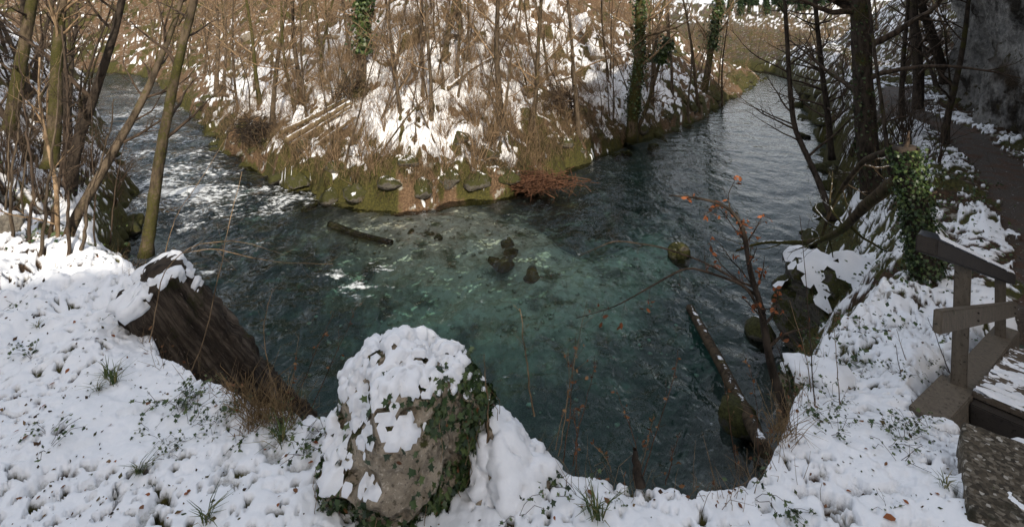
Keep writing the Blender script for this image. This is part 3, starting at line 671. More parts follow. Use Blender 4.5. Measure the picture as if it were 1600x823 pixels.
brush('downstream_thicket', field(420, 20, 75, 84, 125, 2, 62, .5, 40), 63, 8, 2.2, m_twig, 'pale brown thicket beyond the downstream bend')
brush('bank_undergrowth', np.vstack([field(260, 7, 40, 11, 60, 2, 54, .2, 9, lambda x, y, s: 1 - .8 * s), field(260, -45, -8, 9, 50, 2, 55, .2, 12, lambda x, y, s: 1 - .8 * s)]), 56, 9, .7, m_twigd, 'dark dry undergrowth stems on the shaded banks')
# ------------------------------------------------------------------ the cliff beside the path
def cliff():
    base = np.array([(9.6, 3.2), (12.2, 7.0), (13.7, 10.2), (14.8, 14.0), (15.25, 16.8), (15.6, 18.7), (16.6, 20.6), (20, 22), (26, 23)], float)
    L = np.concatenate([[0], np.cumsum(np.hypot(*np.diff(base, axis=0).T))]); nu, nv_ = 240, 170
    u = np.linspace(0, L[-1], nu); v = np.linspace(-1, 17, nv_)
    bx, by = np.interp(u, L, base[:, 0]), np.interp(u, L, base[:, 1])
    for _ in range(40): bx[1:-1] = (bx[:-2] + bx[2:]) / 2; by[1:-1] = (by[:-2] + by[2:]) / 2
    tx, ty = np.gradient(bx), np.gradient(by); l = np.hypot(tx, ty); nx, ny = -ty / l, tx / l        # towards the path
    U, Vv = np.meshgrid(u, v); z0 = 3.3
    q = np.stack([U.ravel(), Vv.ravel() * .55, np.zeros(U.size)], 1); q2 = np.stack([U.ravel() * 1.6 + .5 * Vv.ravel(), Vv.ravel() * .35, np.zeros(U.size)], 1)
    f1 = fb3(q, 3.2, 4, 1); f2 = fb3(q2, 1.1, 5, 2, .6); f3 = fb3(q, .35, 3, 3)
    st = np.floor(f1 * 7) / 7 + .10 * f2
    o = ((f1 - .5) * 2.6 + (st - .5) * 1.0 + np.abs(f2 - .5) * 1.5 + (f3 - .5) * .32).reshape(U.shape)
    back = -.10 * np.clip(Vv, 0, 4) + .25 * np.clip(Vv - 4, 0, 4) - .12 * np.clip(Vv - 9, 0, 99) + .5 * ss(1.2, -.5, Vv)
    d = o + back - .3
    X = bx[None] + nx[None] * d; Y_ = by[None] + ny[None] * d
    Vc = np.stack([X.ravel(), Y_.ravel(), (z0 + Vv).ravel()], 1)
    i = np.arange((nv_ - 1) * nu).reshape(nv_ - 1, nu)[:, :-1].ravel(); Fq = np.stack([i, i + nu, i + nu + 1, i + 1], 1)
    M = Mat('cliff_limestone', .8, .3); p = M.world()
    n = M.noise(p, 1.2, 6, .65, (1, 1, .45)); n2 = M.noise(p, 6, 6, .7, (1, 1, .5)); n3 = M.noise(p, .45, 4, .5)
    c = M.ramp(n2, [(.3, (.12, .12, .115)), (.5, (.32, .315, .30)), (.72, (.60, .58, .54))])
    c = M.mix(M.sm(n, .5, .62), c, M.ramp(n2, [(.3, (.015, .013, .011)), (.7, (.07, .058, .045))]))
    c = M.mix(M.sm(n3, .56, .66), c, M.ramp(n2, [(.3, (.02, .015, .010)), (.7, (.10, .07, .042))]))
    k = M.math('MULTIPLY_ADD', M.nz(), .35, n2)
    c = M.mix(M.sm(k, .62, .74), c, M.ramp(n2, [(.3, MOSS_D), (.7, (.06, .05, .018))]))
    obj('cliff', mesh('cliff', Vc, Fq, [M.done(c, M.bump(M.math('ADD', n, n2), 1.0, .3))]), kind='structure')
cliff()

# ------------------------------------------------------------------ stones
ROCKS = [mesh('rock', *rock(300 + q, (1, .85, .62), 3, 14, (.45, .85), .3), [m_rockm]) for q in range(5)]
ROCKS_S = [mesh('rock', *rock(320 + q, (1, .85, .65), 3, 14, (.45, .85), .3), [m_rockms]) for q in range(5)]
ROCKS_L = [mesh('rock', *rock(340 + q, (1, .8, .7), 4, 12, (.5, .85), .2), [m_rock]) for q in range(4)]
def put_rock(name, me, p, s, label, group=None, cat='rock', rot=None):
    return obj(name, me, None, tuple(p), rot if rot is not None else (rng.normal(0, .15), rng.normal(0, .15), rng.uniform(0, 6.28)), tuple(np.asarray(s) * np.ones(3)), label=label, category=cat, group=group)
def along(P, a, b, n, seed):
    r = np.random.default_rng(seed); P = P[a:b]; L = np.concatenate([[0], np.cumsum(np.hypot(*np.diff(P, axis=0).T))]); s = np.sort(r.uniform(0, L[-1], n))
    return np.stack([np.interp(s, L, P[:, 0]), np.interp(s, L, P[:, 1])], 1) + r.normal(0, .45, (n, 2))
for k, (x, y) in enumerate(along(FAR, 5, 20, 64, 61)):
    z = zat(x, y); s = rng.uniform(.15, .5) * (1 + .012 * y)
    if z > 2.2: continue
    put_rock('shore_rock', (ROCKS_S if k % 5 == 0 else ROCKS)[k % 5], (x, y, max(z, -.15) - .04), s, *(lambda w, a: (a + ' rock at the foot of the sunlit slope ' + w, a + ' shore rocks ' + w))(zone((x, y, 0.)), 'snow-dusted' if k % 5 == 0 else 'dark mossy'))
for k, (px, py) in enumerate([(190, 296), (202, 298), (176, 312), (186, 322), (168, 330), (208, 340), (212, 344), (180, 345), (196, 352), (186, 362), (172, 366), (205, 354), (180, 378), (160, 318), (160, 350), (150, 300), (168, 296), (172, 252), (182, 240), (186, 252), (155, 370), (190, 385)]):
    D = (EYE - .25) * FPX / (py - PY0); p = at(px, py, D)
    put_rock('rapids_stone', ROCKS[k % 5], p - [0, 0, .08], rng.uniform(.28, .5), 'dark moss-covered stone at the edge of the rapids', 'moss-covered stones beside the rapids')
for k, (x, y) in enumerate(along(NEAR, 6, 16, 44, 62)):
    z = zat(x, y)
    if z > 1.8: continue
    put_rock('bank_rock', (ROCKS_S if k % 4 == 0 else ROCKS)[k % 5], (x, y, max(z, -.1) + .03), rng.uniform(.2, .5) * (1 + .012 * y), 'snow-flecked dark rock along the shaded shore' if k % 4 == 0 else 'dark mossy rock along the shaded shore', 'snow-flecked rocks of the shaded shore' if k % 4 == 0 else 'mossy rocks of the shaded shore')
for k, (px, py, w, h) in enumerate([(470, 45, 2.2, .8), (520, 60, 2.6, .7), (455, 95, 2.0, .6), (545, 30, 2.0, .6), (385, 60, 1.4, 1.2), (372, 110, 1.0, 1.1), (415, 30, 1.5, .7), (500, 95, 1.6, .45), (800, 100, 1.2, .4), (700, 60, 1.3, .4), (930, 90, 1.2, .45)]):
    p = hit(px, py, 15); put_rock('rock_outcrop', ROCKS_L[k % 4], p, (w * .6, .8, h), 'pale limestone ledge jutting from the sunlit slope', 'limestone ledges of the sunlit slope', rot=(.1, 0, rng.normal(0, .3)))
for k, (px, py, s) in enumerate([(520, 305, .5), (470, 285, .55), (560, 300, .6), (610, 290, .5), (660, 300, .6), (700, 280, .55), (745, 285, .6), (690, 250, .5), (640, 250, .45), (520, 260, .4), (480, 225, .5), (760, 240, .6), (790, 265, .6), (880, 225, .5), (560, 215, .35), (820, 180, .5), (720, 215, .45), (930, 205, .4), (1040, 180, .5)]):
    p = hit(px, py, 14); put_rock('slope_rock', ROCKS_S[k % 5], p - [0, 0, .1], s * 1.2, *(lambda w: ('mossy rock with snow on top in the sunlit slope ' + w, 'mossy slope rocks ' + w))(zone(p)))
put_rock('river_rock', mesh('river_rock', *rock(401, (.36, .34, .42), 4, 8), [m_rockms]), at(1062, 398, 15.7) + [0, 0, .0], 1, 'snow-capped mossy rock alone in midstream', rot=(0, 0, .4))
put_rock('river_rock', mesh('river_rock', *rock(402, (.42, .34, .30), 4, 8), [m_rockms]), at(1188, 518, 11.7) + [0, 0, -.02], 1, 'mossy rock in the water behind the sapling', rot=(0, 0, 1.2))
put_rock('river_rock', mesh('river_rock', *rock(403, (.38, .36, .36), 4, 8), [m_rockm]), at(1152, 655, 9.0) + [0, 0, .05], 1, 'green mossy rock under the end of the fallen log', rot=(0, 0, 2.2))
for k, (px, py, s) in enumerate([(795, 380, .34), (640, 366, .26), (672, 366, .3), (685, 372, .2), (788, 412, .4), (800, 395, .3), (830, 430, .35), (770, 408, .28)]):
    D = (EYE + .3) * FPX / (py - PY0); put_rock('sunken_rock', ROCKS[k % 5], at(px, py, D), s, 'dark weedy rock lying under the green shallows', 'sunken rocks in the green shallows')
def bed_stones():
    r = np.random.default_rng(98); n = 1300; y = r.uniform(12, 19.5, n); x = r.uniform(-9, 8, n); z, s_, m_, g, d_ = land(x, y); ok = (g == 0) & (r.random(n) < 1.1 - m_); x, y, z = x[ok], y[ok], z[ok]; n = len(x)
    Vr, Fr = rock(430, (1, .8, .55), 1, 6); s = .03 + .09 * r.random(n) ** 2; a = r.uniform(0, 6.28, n)
    R2 = np.stack([np.stack([np.cos(a), -np.sin(a)], 1), np.stack([np.sin(a), np.cos(a)], 1)], 1)
    xy = np.einsum('nij,vj->nvi', R2, Vr[:, :2]) * s[:, None, None] + np.stack([x, y], 1)[:, None]; zz = Vr[None, :, 2] * s[:, None] + z[:, None] + .02
    Vb = np.concatenate([xy, zz[..., None]], 2).reshape(-1, 3); Fb = (np.arange(n)[:, None, None] * len(Vr) + Fr[None]).reshape(-1, 3)
    M = Mat('bed_stone', .8, .2); M.done(M.ramp(M.noise(M.world(), 7, 2), [(.3, (.20, .19, .14)), (.5, (.38, .35, .27)), (.7, (.60, .56, .46))]))
    obj('bed_stones', mesh('bed_stones', Vb, Fb, [M.m]), kind='stuff', label='small stones scattered over the shallow gravel bed', category='stones')
bed_stones()
put_rock('grey_stone', ROCKS_L[1], hit(6, 356, 4) + [0, 0, .05], .28, 'grey stone on the snowy bank edge under the shrubs')

# ------------------------------------------------------------------ foreground boulder
def boulder(name, label, ctr, size, seed, ivy_n, mat, snow_bias, rot=0, ivy_side=None, sub=5):
    V, F = rock(seed, size, sub, 9, (.66, .92), .16, .6)
    a, b = math.cos(rot), math.sin(rot); V = V @ np.array([[a, b, 0], [-b, a, 0], [0, 0, 1]])
    if seed == 415: V[:, 2] -= .55 * V[:, 0]
    if seed == 411: V[:, :2] *= (1.06 - .22 * ss(-.2, 1., V[:, 2] / size[2]))[:, None]
    L0 = float(np.mean(size)); un = unit(V / np.asarray(size))
    V = V + un * (((fb3(V, .55 * L0, 3, 4) - .5) * .55 - np.abs(fb3(V, .5 * L0, 2, 5) - .5) * .40 + .05 ) * L0)[:, None]; N = vnormals(V, F)
    S0 = V.copy(); q_ = V @ np.array([[.8, .3, .1], [-.3, .9, .2], [.1, -.2, 1.4]])
    V = V + N * ((-.10 * ss(.06, .0, np.abs(fb3(q_, .42 * L0, 3, 14) - .5)) + (fb3(V, .16 * L0, 4, 7, .6) - .5) * .13 - .02) * L0)[:, None]
    t_ = thing(name, label, 'boulder', tuple(ctr))
    obj('stone', mesh('stone', V, F, [mat]), t_)
    nz = (fb3(V, max(.14, .16 * L0), 4, 6) - .5) * 1.9 + (fb3(V, max(.04, .05 * L0), 3, 8) - .5) * 1.2
    hs = max(1., 1.6 * L0); hole = 1.3 * ss(.60, .74, fb3(V, .055 * hs, 2, 11)) + .6 * ss(.55, .7, fb3(V, .025 * hs, 2, 12))
    m = ss(.0, .5, -hole - 1.1 * ss(.25, -.15, N[:, 2]) * (L0 < .7) + N[:, 2] + nz * .8 + V[:, 2] / size[2] * .55 - (V[:, 0] / size[0] * .35 if seed == 411 else 0) - snow_bias)
    obj('snow_cap', mesh('snow_cap', *snow_shell(S0, F, m, .032), [m_snow]), t_)
    r = np.random.default_rng(seed + 1); fi = r.integers(0, len(F), ivy_n * 5); c = V[F[fi]].mean(1) ; nn = N[F[fi, 0]]
    w = fb3(c, .22, 3, 9) + (ivy_side(c / np.asarray(size)) if ivy_side else 0) - .5 * (m[F[fi, 0]] > .6)
    q = np.argsort(-(w + r.normal(0, .17, len(w))))[:ivy_n]
    o = obj('ivy', mesh('ivy', *leaves(c[q] + nn[q] * r.uniform(.004, .035, (ivy_n, 1)), nn[q], .042, r, IVY, .45, down=.4), [m_ivy], smooth=False), t_); o['kind'] = 'stuff'
    d = r.integers(0, ivy_n, 130)
    o = obj('dead_leaves', mesh('dead_leaves', *leaves(c[q][d] + nn[q][d] * .02, nn[q][d], .035, r, OVAL, .6, down=.4), [m_dry], smooth=False), t_); o['kind'] = 'stuff'
    st = c[q][r.integers(0, ivy_n, 60)]; nd = unit(st * [1, 1, 0])
    P = np.stack([st + nd * .01, st + nd * .05 + [0, 0, -.05], st + nd * .06 + [0, 0, -.14], st + nd * .045 + [0, 0, -.24]], 1) + r.normal(0, .012, (60, 4, 3))
    o = obj('dry_stems', mesh('dry_stems', *tubes(P, np.full((60, 4), .0022), 3), [m_twig]), t_); o['kind'] = 'stuff'
    return t_
m_boul = rockmat('boulder_limestone', (.17, .14, .10), (.46, .39, .30), .32, 0, 5.0, (.50, .44, .35))
boulder('boulder', 'snow-capped limestone boulder hung with ivy at the river edge', at(640, 660, 3.05), (.49, .38, .57), 411, 4200, m_boul, .58, .3, lambda c: .36 * c[:, 0] - .34 * c[:, 1] + .42 * ss(.0, -.8, c[:, 2]) + .34 * (np.abs(c[:, 0]) > .62) - .3 * np.exp(-((c[:, 0] + .05) ** 2 + (c[:, 2] + .1) ** 2) * 5), 6)
boulder('snowy_hummock', 'low snow-covered rock hummock beside the ivy boulder', at(806, 765, 3.06), (.33, .30, .38), 415, 900, m_boul, .12, 0, lambda c: .4 * c[:, 0], 5)
boulder('ivy_rock', 'small snowy rock with ivy under the thin wands by the sapling', at(1278, 612, 4.9), (.30, .34, .33), 416, 500, m_boul, .45, 1.0, lambda c: -.3 * c[:, 0] - .3 * c[:, 1], 4)
boulder('mossy_crag', 'big snow-streaked mossy crag dropping into the river below the ivy stump', at(1345, 520, 10.2), (1.25, 1.6, 1.7), 417, 1500, m_rockms, .75, .5, lambda c: -.2 * c[:, 0], 5)

# ------------------------------------------------------------------ trunks and logs placed one by one
def wood(P, R, sides, seed, rough=.12, caps=True):
    V, F = tubes(P, R, sides, caps); r0 = R.mean()
    ax = np.repeat(P.reshape(-1, 3), sides, 0); n = len(ax)
    dv = V[:n] - ax; V[:n] = ax + dv * (1 + (fb3(V[:n], r0 * 1.3, 4, seed) - .5) * rough * 2)[:, None]
    return V, F
def pixtree(name, label, pts, r0, r1, mt, mc, seed, n=(10, 5, 4), lo=.35, ln=.35, ivy=None, snow=None, tip=.002, ang=(35, 70), up=.05, cat='tree', sides=10, k=28, wob=0, leaf=0, hi=.98):
    r = np.random.default_rng(seed); P = spine([at(*q) for q in pts], k, wob, r); o0 = P[0, 0].copy(); P = P - o0
    R = np.linspace(r0, r1, k)[None] * np.ones((1, k)); R[0, 0] *= 1.3
    t_ = thing(name, label, cat, tuple(o0))
    obj('trunk', mesh('trunk', *wood(P, R, sides, seed, .2, True), [mt]), t_)
    if n[0]:
        br = crown(P, R, r, *n, lo=lo, ln=ln, tip=tip, ang=ang, up=up, hi=hi); cv, cf = join(br)
        o = obj('crown', mesh('crown', cv, cf, [mc]), t_)
        if leaf:
            q = cv[r.integers(0, len(cv), leaf)]; lo_ = obj('dead_leaves', mesh('dead_leaves', *leaves(q, r.normal(size=(leaf, 3)), .055, r, OVAL, 1, .3, .3), [m_oak], smooth=False), t_); lo_['kind'] = 'stuff'
    if ivy:
        o = obj('ivy', mesh('ivy', *ivy_on(P, R, ivy[0], r, ivy[1], ivy[2], ivy[3], .8), [m_ivy], smooth=False), t_); o['kind'] = 'stuff'
    return t_
pixtree('leaning_tree', 'slim moss-streaked tree leaning beside the snowy dead trunk', [(228, 400, 7.3), (246, 270, 7.4), (264, 165, 7.5), (284, 75, 7.6), (304, 0, 7.7), (322, -90, 7.8)], .085, .045, m_barkm, m_twigd, 501, (9, 4, 4), .3, .3, up=.0)
pixtree('mossy_tree', 'straight mossy tree rising from the steep snow slope', [(8, 232, 15.5), (24, 150, 15.6), (38, 70, 15.7), (54, -20, 15.8), (64, -110, 16)], .20, .11, m_barkm, m_twigd, 502, (10, 5, 4), .25, .25)
pixtree('crooked_tree', 'crooked brown tree leaning out over the rapids', [(92, 412, 7.6), (112, 350, 7.7), (150, 285, 7.9), (195, 205, 8.2), (222, 160, 8.4), (250, 95, 8.6), (282, 10, 8.8), (296, -60, 8.9)], .085, .03, m_bark, m_twigd, 503, (12, 5, 4), .25, .32)
pixtree('many_stemmed_tree', 'pale mossy tree with forked upright branches above the mossy stones', [(78, 262, 12.5), (86, 190, 12.6), (88, 100, 12.7), (94, 30, 12.8), (106, -60, 13)], .17, .08, m_barkm, m_twig, 504, (14, 6, 4), .1, .35, ang=(20, 45))
pixtree('curved_sapling', 'pale curved sapling at the bank edge beside the crooked tree', [(88, 405, 7.3), (90, 350, 7.3), (88, 290, 7.4), (72, 215, 7.5), (60, 150, 7.6), (62, 90, 7.7)], .035, .012, m_twig, m_twig, 505, (10, 4, 3), .15, .35, cat='sapling')
pixtree('bent_sapling', 'thin bent sapling beside the crooked tree', [(75, 385, 7.8), (85, 330, 7.8), (96, 260, 7.9), (108, 190, 8), (104, 120, 8.1), (96, 40, 8.2)], .03, .012, m_twigd, m_twigd, 506, (9, 4, 3), .2, .3, cat='sapling')
for k, (px, py, dx, h) in enumerate([(20, 372, 18, 250), (48, 380, -20, 300), (64, 396, 30, 330), (108, 398, 14, 280), (126, 392, 40, 240), (150, 385, -10, 260), (35, 350, 36, 280), (170, 390, 22, 180), (8, 340, 10, 260)]):
    b_ = hit(px, py, 5); D_ = b_[1]; y_ = PY0 + (EYE - b_[2]) / D_ * FPX
    pixtree('thicket_sapling', 'thin brown sapling in the thicket at the bank edge above the mossy stones', [(px, y_ + 4, D_), (px + dx * .2, y_ - h * .35, D_ + .1), (px + dx * .7, y_ - h * .7, D_ + .2), (px + dx, y_ - h, D_ + .3)], .022, .006, m_twigd if k % 2 else m_bark, m_twigd, 530 + k, (9, 4, 3), .15, .3, cat='sapling', wob=.012)['group'] = 'thicket saplings at the bank edge'
pixtree('ivy_tree', 'tall ivy-wrapped tree standing at the water on the sunlit shore', [(986, 222, 30), (990, 165, 30), (998, 100, 30), (1000, 40, 30), (1001, -40, 30), (1003, -160, 30)], .34, .22, m_barkm, m_twig, 507, (14, 6, 4), .3, .3, ivy=(2600, .1, .95, .14))
pixtree('ivy_tipped_tree', 'slanting tree with an ivy tuft at its broken top', [(990, 218, 30.4), (1010, 170, 30.4), (1026, 115, 30.4), (1036, 75, 30.4), (1048, 62, 30.4)], .13, .07, m_barkm, m_twig, 508, (6, 4, 3), .3, .25, ivy=(900, .75, 1, .2))
pixtree('ivy_pole_tree', 'slim ivy-clad tree among the trunks near the river bend', [(1096, 168, 44), (1106, 110, 44), (1114, 55, 44), (1124, 0, 44), (1130, -60, 44)], .30, .2, m_barkm, m_twig, 509, (10, 5, 4), .35, .3, ivy=(1800, .4, 1, .22))
pixtree('ivy_snag', 'leafy ivy column above the limestone ledges', [(566, 150, 25.5), (568, 100, 26), (566, 40, 26), (572, -40, 26)], .16, .14, m_barkm, m_twig, 510, (8, 5, 3), .3, .3, ivy=(2200, .35, 1, .2))
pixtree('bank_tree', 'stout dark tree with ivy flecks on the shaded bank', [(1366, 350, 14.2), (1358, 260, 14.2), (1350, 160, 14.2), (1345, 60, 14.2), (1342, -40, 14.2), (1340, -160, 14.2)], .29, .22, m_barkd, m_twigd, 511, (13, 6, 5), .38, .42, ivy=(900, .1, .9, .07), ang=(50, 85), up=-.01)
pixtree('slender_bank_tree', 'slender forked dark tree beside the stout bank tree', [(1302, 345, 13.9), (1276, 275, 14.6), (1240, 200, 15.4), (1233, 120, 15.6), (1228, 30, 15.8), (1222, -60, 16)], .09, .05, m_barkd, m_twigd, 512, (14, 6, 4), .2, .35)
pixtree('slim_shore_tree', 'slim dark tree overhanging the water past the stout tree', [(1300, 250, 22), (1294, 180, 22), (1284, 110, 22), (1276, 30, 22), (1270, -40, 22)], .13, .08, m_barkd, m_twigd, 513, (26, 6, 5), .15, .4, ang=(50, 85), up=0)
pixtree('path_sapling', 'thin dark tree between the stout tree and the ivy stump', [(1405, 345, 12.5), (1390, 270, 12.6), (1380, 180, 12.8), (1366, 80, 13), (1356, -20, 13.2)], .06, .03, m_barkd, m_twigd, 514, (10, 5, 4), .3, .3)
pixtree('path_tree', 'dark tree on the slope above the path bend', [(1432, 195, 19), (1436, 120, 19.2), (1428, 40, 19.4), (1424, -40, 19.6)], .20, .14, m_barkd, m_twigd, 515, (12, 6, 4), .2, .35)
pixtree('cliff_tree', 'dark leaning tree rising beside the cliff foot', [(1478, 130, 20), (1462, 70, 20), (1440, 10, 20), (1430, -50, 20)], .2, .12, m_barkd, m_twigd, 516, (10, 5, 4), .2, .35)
# ivy-covered broken stump by the railing
st = pixtree('ivy_stump', 'broken stump thickly covered in dark ivy behind the railing', [(1452, 450, 7.4), (1438, 370, 7.4), (1424, 290, 7.4), (1412, 230, 7.4)], .19, .15, m_barkd, m_twigd, 517, (5, 3, 3), .5, .3, ivy=(3600, .0, 1, .05), cat='stump')
# snow-lined mossy limb fallen from the stump towards the water
lm = pixtree('fallen_limb', 'mossy fallen limb lined with snow, propped on the stump', [(1422, 268, 7.5), (1392, 290, 8.0), (1350, 322, 8.8), (1318, 358, 9.6), (1290, 374, 10.2), (1240, 380, 10.8), (1195, 376, 11.2), (1150, 392, 11.5)], .11, .02, m_limb, m_limb, 518, (9, 4, 4), .3, .28, ang=(30, 70), cat='branch')
pixtree('dead_branch', 'dark dead branch with snow caught on it beside the fallen limb', [(1400, 232, 7.6), (1350, 250, 8.6), (1318, 290, 9.5), (1296, 330, 10.1), (1282, 378, 10.3)], .05, .03, m_limb, m_limb, 519, (5, 4, 3), .2, .3, cat='branch')
# sapling with russet leaves
pixtree('russet_sapling', 'crooked dark sapling keeping a few russet leaves, over the river', [(1252, 700, 4.55), (1228, 645, 4.6), (1206, 580, 4.7), (1196, 520, 4.8), (1188, 470, 4.85), (1172, 432, 4.9), (1168, 395, 4.95), (1160, 350, 5), (1140, 322, 5.05), (1100, 310, 5.1), (1045, 305, 5.15)], .048, .007, m_barkd, m_twigd, 520, (16, 5, 4), .30, .24, tip=.0016, cat='sapling', leaf=150)
pixtree('reaching_bough', 'long bare bough of the sapling reaching low over the water', [(1190, 490, 4.85), (1165, 445, 4.8), (1120, 430, 4.8), (1075, 415, 4.8), (1030, 440, 4.8), (960, 480, 4.85), (900, 497, 4.9)], .014, .003, m_twigd, m_twigd, 521, (6, 3, 2), .3, .2, tip=.001, cat='branch', leaf=14)
pixtree('arched_bough', 'thin arched bough crossing the pale rock in midstream', [(1180, 460, 4.9), (1140, 430, 4.95), (1090, 405, 5), (1030, 385, 5.05), (960, 375, 5.1), (905, 400, 5.2)], .011, .003, m_twigd, m_twigd, 522, (6, 3, 2), .3, .2, tip=.001, cat='branch')
# dead leaning trunk beside the snow shelf
def deadwood():
    M = Mat('dead_wood', .9, .2); p = M.local(); cb = M.n('CombineXYZ'); [M.put(cb.inputs[q], M.attr(('fx', 'fy', 'fz')[q])) for q in range(3)]; n = M.noise(cb.outputs[0], 5, 7, .7); n2 = M.noise(cb.outputs[0], 22, 5, .75); n1 = M.noise(p, 2.2, 5, .65)
    c = M.ramp(n, [(.34, (.008, .006, .005)), (.5, (.055, .042, .032)), (.66, (.15, .12, .092))])
    c = M.mix(M.sm(n2, .58, .68), c, (.17, .135, .105)); c = M.mix(M.sm(n1, .54, .66), c, M.ramp(n2, [(.3, (.012, .014, .004)), (.7, (.055, .058, .015))]))
    return M.done(c, M.bump(M.math('ADD', n, M.math('MULTIPLY', n2, .5)), 1.0, .05))
def dead_trunk():
    pts = [at(232, 440, 4.95), at(262, 480, 5.05), at(330, 560, 5.35), at(400, 625, 5.8), at(470, 670, 6.4)]
    P = spine(pts, 90); R = np.interp(np.linspace(0, 1, 90), [0, .25, .6, 1], [.33, .35, .29, .22])[None]
    o0 = P[0, 0].copy(); P = P - o0
    V, F = wood(P, R, 40, 3, .16, False); cx_ = np.repeat(P[0], 40, 0); V = V + unit(V - cx_) * ((fb3(V, .07, 3, 6) - .5) * .07)[:, None]; t_ = thing('dead_log', 'thick dark dead trunk slanting down to the river, its end snow-covered', 'log', tuple(o0))
    th = np.tile(np.arange(40) * 2 * np.pi / 40, 90); sa = np.repeat(np.linspace(0, 1, 90) * 3.0, 40); fib = np.stack([np.cos(th), np.sin(th), sa * .35], 1)
    V = V + unit(V - cx_) * ((fb3(fib, .16, 4, 8, .6) - .5) * .16 + (fb3(fib * [1, 1, 2.5], .5, 3, 9) - .5) * .10)[:, None]
    obj('trunk', mesh('trunk', V, F, [deadwood()], attrs={'fx': fib[:, 0], 'fy': fib[:, 1], 'fz': fib[:, 2]}), t_)
    n = unit(P[0, 0] - P[0, 6]); rim = V[:40]; a = np.arange(40); b = (a + 1) % 40; base = len(V); rings = []; fl = [np.stack([b, a, base + a, base + b], 1)]
    for q in (.85, .65, .45, .22): rings.append(P[0, 0] + (rim - P[0, 0]) * q + n * (.06 * (1 - q) ** .5) + n * ((fb3(P[0, 0] + (rim - P[0, 0]) * q + 9, .12, 3, 2) - .5) * .16)[:, None])
    for q in range(3): fl.append(np.stack([base + q * 40 + b, base + q * 40 + a, base + q * 40 + 40 + a, base + q * 40 + 40 + b], 1))
    Va = np.vstack([V] + rings + [P[0, :1] + n * .05]); c0 = len(Va) - 1
    Fl = np.vstack(fl); tri = np.stack([base + 120 + b, base + 120 + a, np.full(40, c0)], 1)
    us = np.unique(np.concatenate([Fl.ravel(), tri.ravel()])); mp = np.zeros(len(Va), int); mp[us] = np.arange(len(us))
    obj('broken_end', mesh('broken_end', Va[us], [mp[Fl], mp[tri]], [m_barkd]), t_)
    Ft = np.vstack([Fl[:, :3], Fl[:, [0, 2, 3]], tri, F[:40 * 18, :3], F[:40 * 18, [0, 2, 3]]])
    for _ in range(1):                 # refine so that the snow can break up finely
        m3 = [(Va[Ft[:, p]] + Va[Ft[:, (p + 1) % 3]]) / 2 for p in range(3)]; nb = len(Va); nf = len(Ft); Va = np.vstack([Va] + m3)
        i0, i1, i2 = nb + np.arange(nf), nb + nf + np.arange(nf), nb + 2 * nf + np.arange(nf)
        Ft = np.vstack([np.stack([Ft[:, 0], i0, i2], 1), np.stack([i0, Ft[:, 1], i1], 1), np.stack([i2, i1, Ft[:, 2]], 1), np.stack([i0, i1, i2], 1)])
        _, u1, inv = np.unique(np.round(Va, 5), axis=0, return_index=True, return_inverse=True); Va = Va[u1]; Ft = inv.ravel()[Ft]
    N = vnormals(Va, Ft); rel = Va - P[0, 0]; along_ = -(rel @ n); rad = np.linalg.norm(np.cross(rel, n), axis=1)
    m = ss(.42, .62, .45 * N[:, 2] + (fb3(Va, .22, 5, 4, .62) - .5) * 3.0 + .10 + .45 * ss(.20, .36, rad) * (along_ < .12) - .6 * ss(.1, .6, along_))
    obj('snow_patch', mesh('snow_patch', *snow_shell(Va, Ft, m, .04), [m_snow]), t_)
dead_trunk()
# half-sunk log
def log(name, label, a, b, r0, r1, mt, seed, group=None, k=16, bend=.02):
    r = np.random.default_rng(seed); P = spine([a, (np.asarray(a) + b) / 2 + r.normal(0, bend, 3) * np.linalg.norm(np.subtract(b, a)), b], k); o0 = P[0, 0].copy()
    V, F = wood(P - o0, np.linspace(r0, r1, k)[None], 12, seed, .1)
    return obj(name, mesh(name, V, F, [mt]), None, tuple(o0), label=label, category='log', group=group)
log('fallen_log', 'long mossy log running from the bank down into the river', at(1196, 705, 8.0), at(1078, 478, 12.6) + [0, 0, -.05], .12, .10, m_wet, 601, k=24, bend=.006)
log('sunken_log', 'dark straight log lying on the gravel under shallow water', at(515, 336, 18.9) + [0, 0, -.33], at(612, 362, 17.2) + [0, 0, -.36], .12, .09, m_barkd, 602)
for k, ((ax, ay), (bx, by), r_) in enumerate([((438, 216), (540, 168), .13), ((446, 232), (548, 176), .15), ((470, 252), (556, 190), .11), ((455, 240), (548, 182), .08), ((478, 244), (520, 205), .07), ((700, 150), (775, 98), .09), ((905, 112), (870, 138), .08)]):
    a, b = hit(ax, ay, 15), hit(bx, by, 15); lift = np.array([0, 0, r_ + .12 + .1 * (k % 2)])
    lb = ['upper moss-streaked log of the snowy windfall', 'thickest snow-topped log of the snowy windfall', 'lowest snow-topped log of the snowy windfall', 'thin log between the thick logs of the windfall', 'short thin log at the foot of the windfall', 'fallen pole lying up the slope among the trees', 'short snowy log on the slope above the ivy-wrapped tree'][k]
    log('windfall_log', lb, a + lift, b + lift + [0, 0, .1], r_, r_ * .8, m_log, 610 + k, 'fallen logs on the sunlit slope')
p = hit(556, 165, 15)
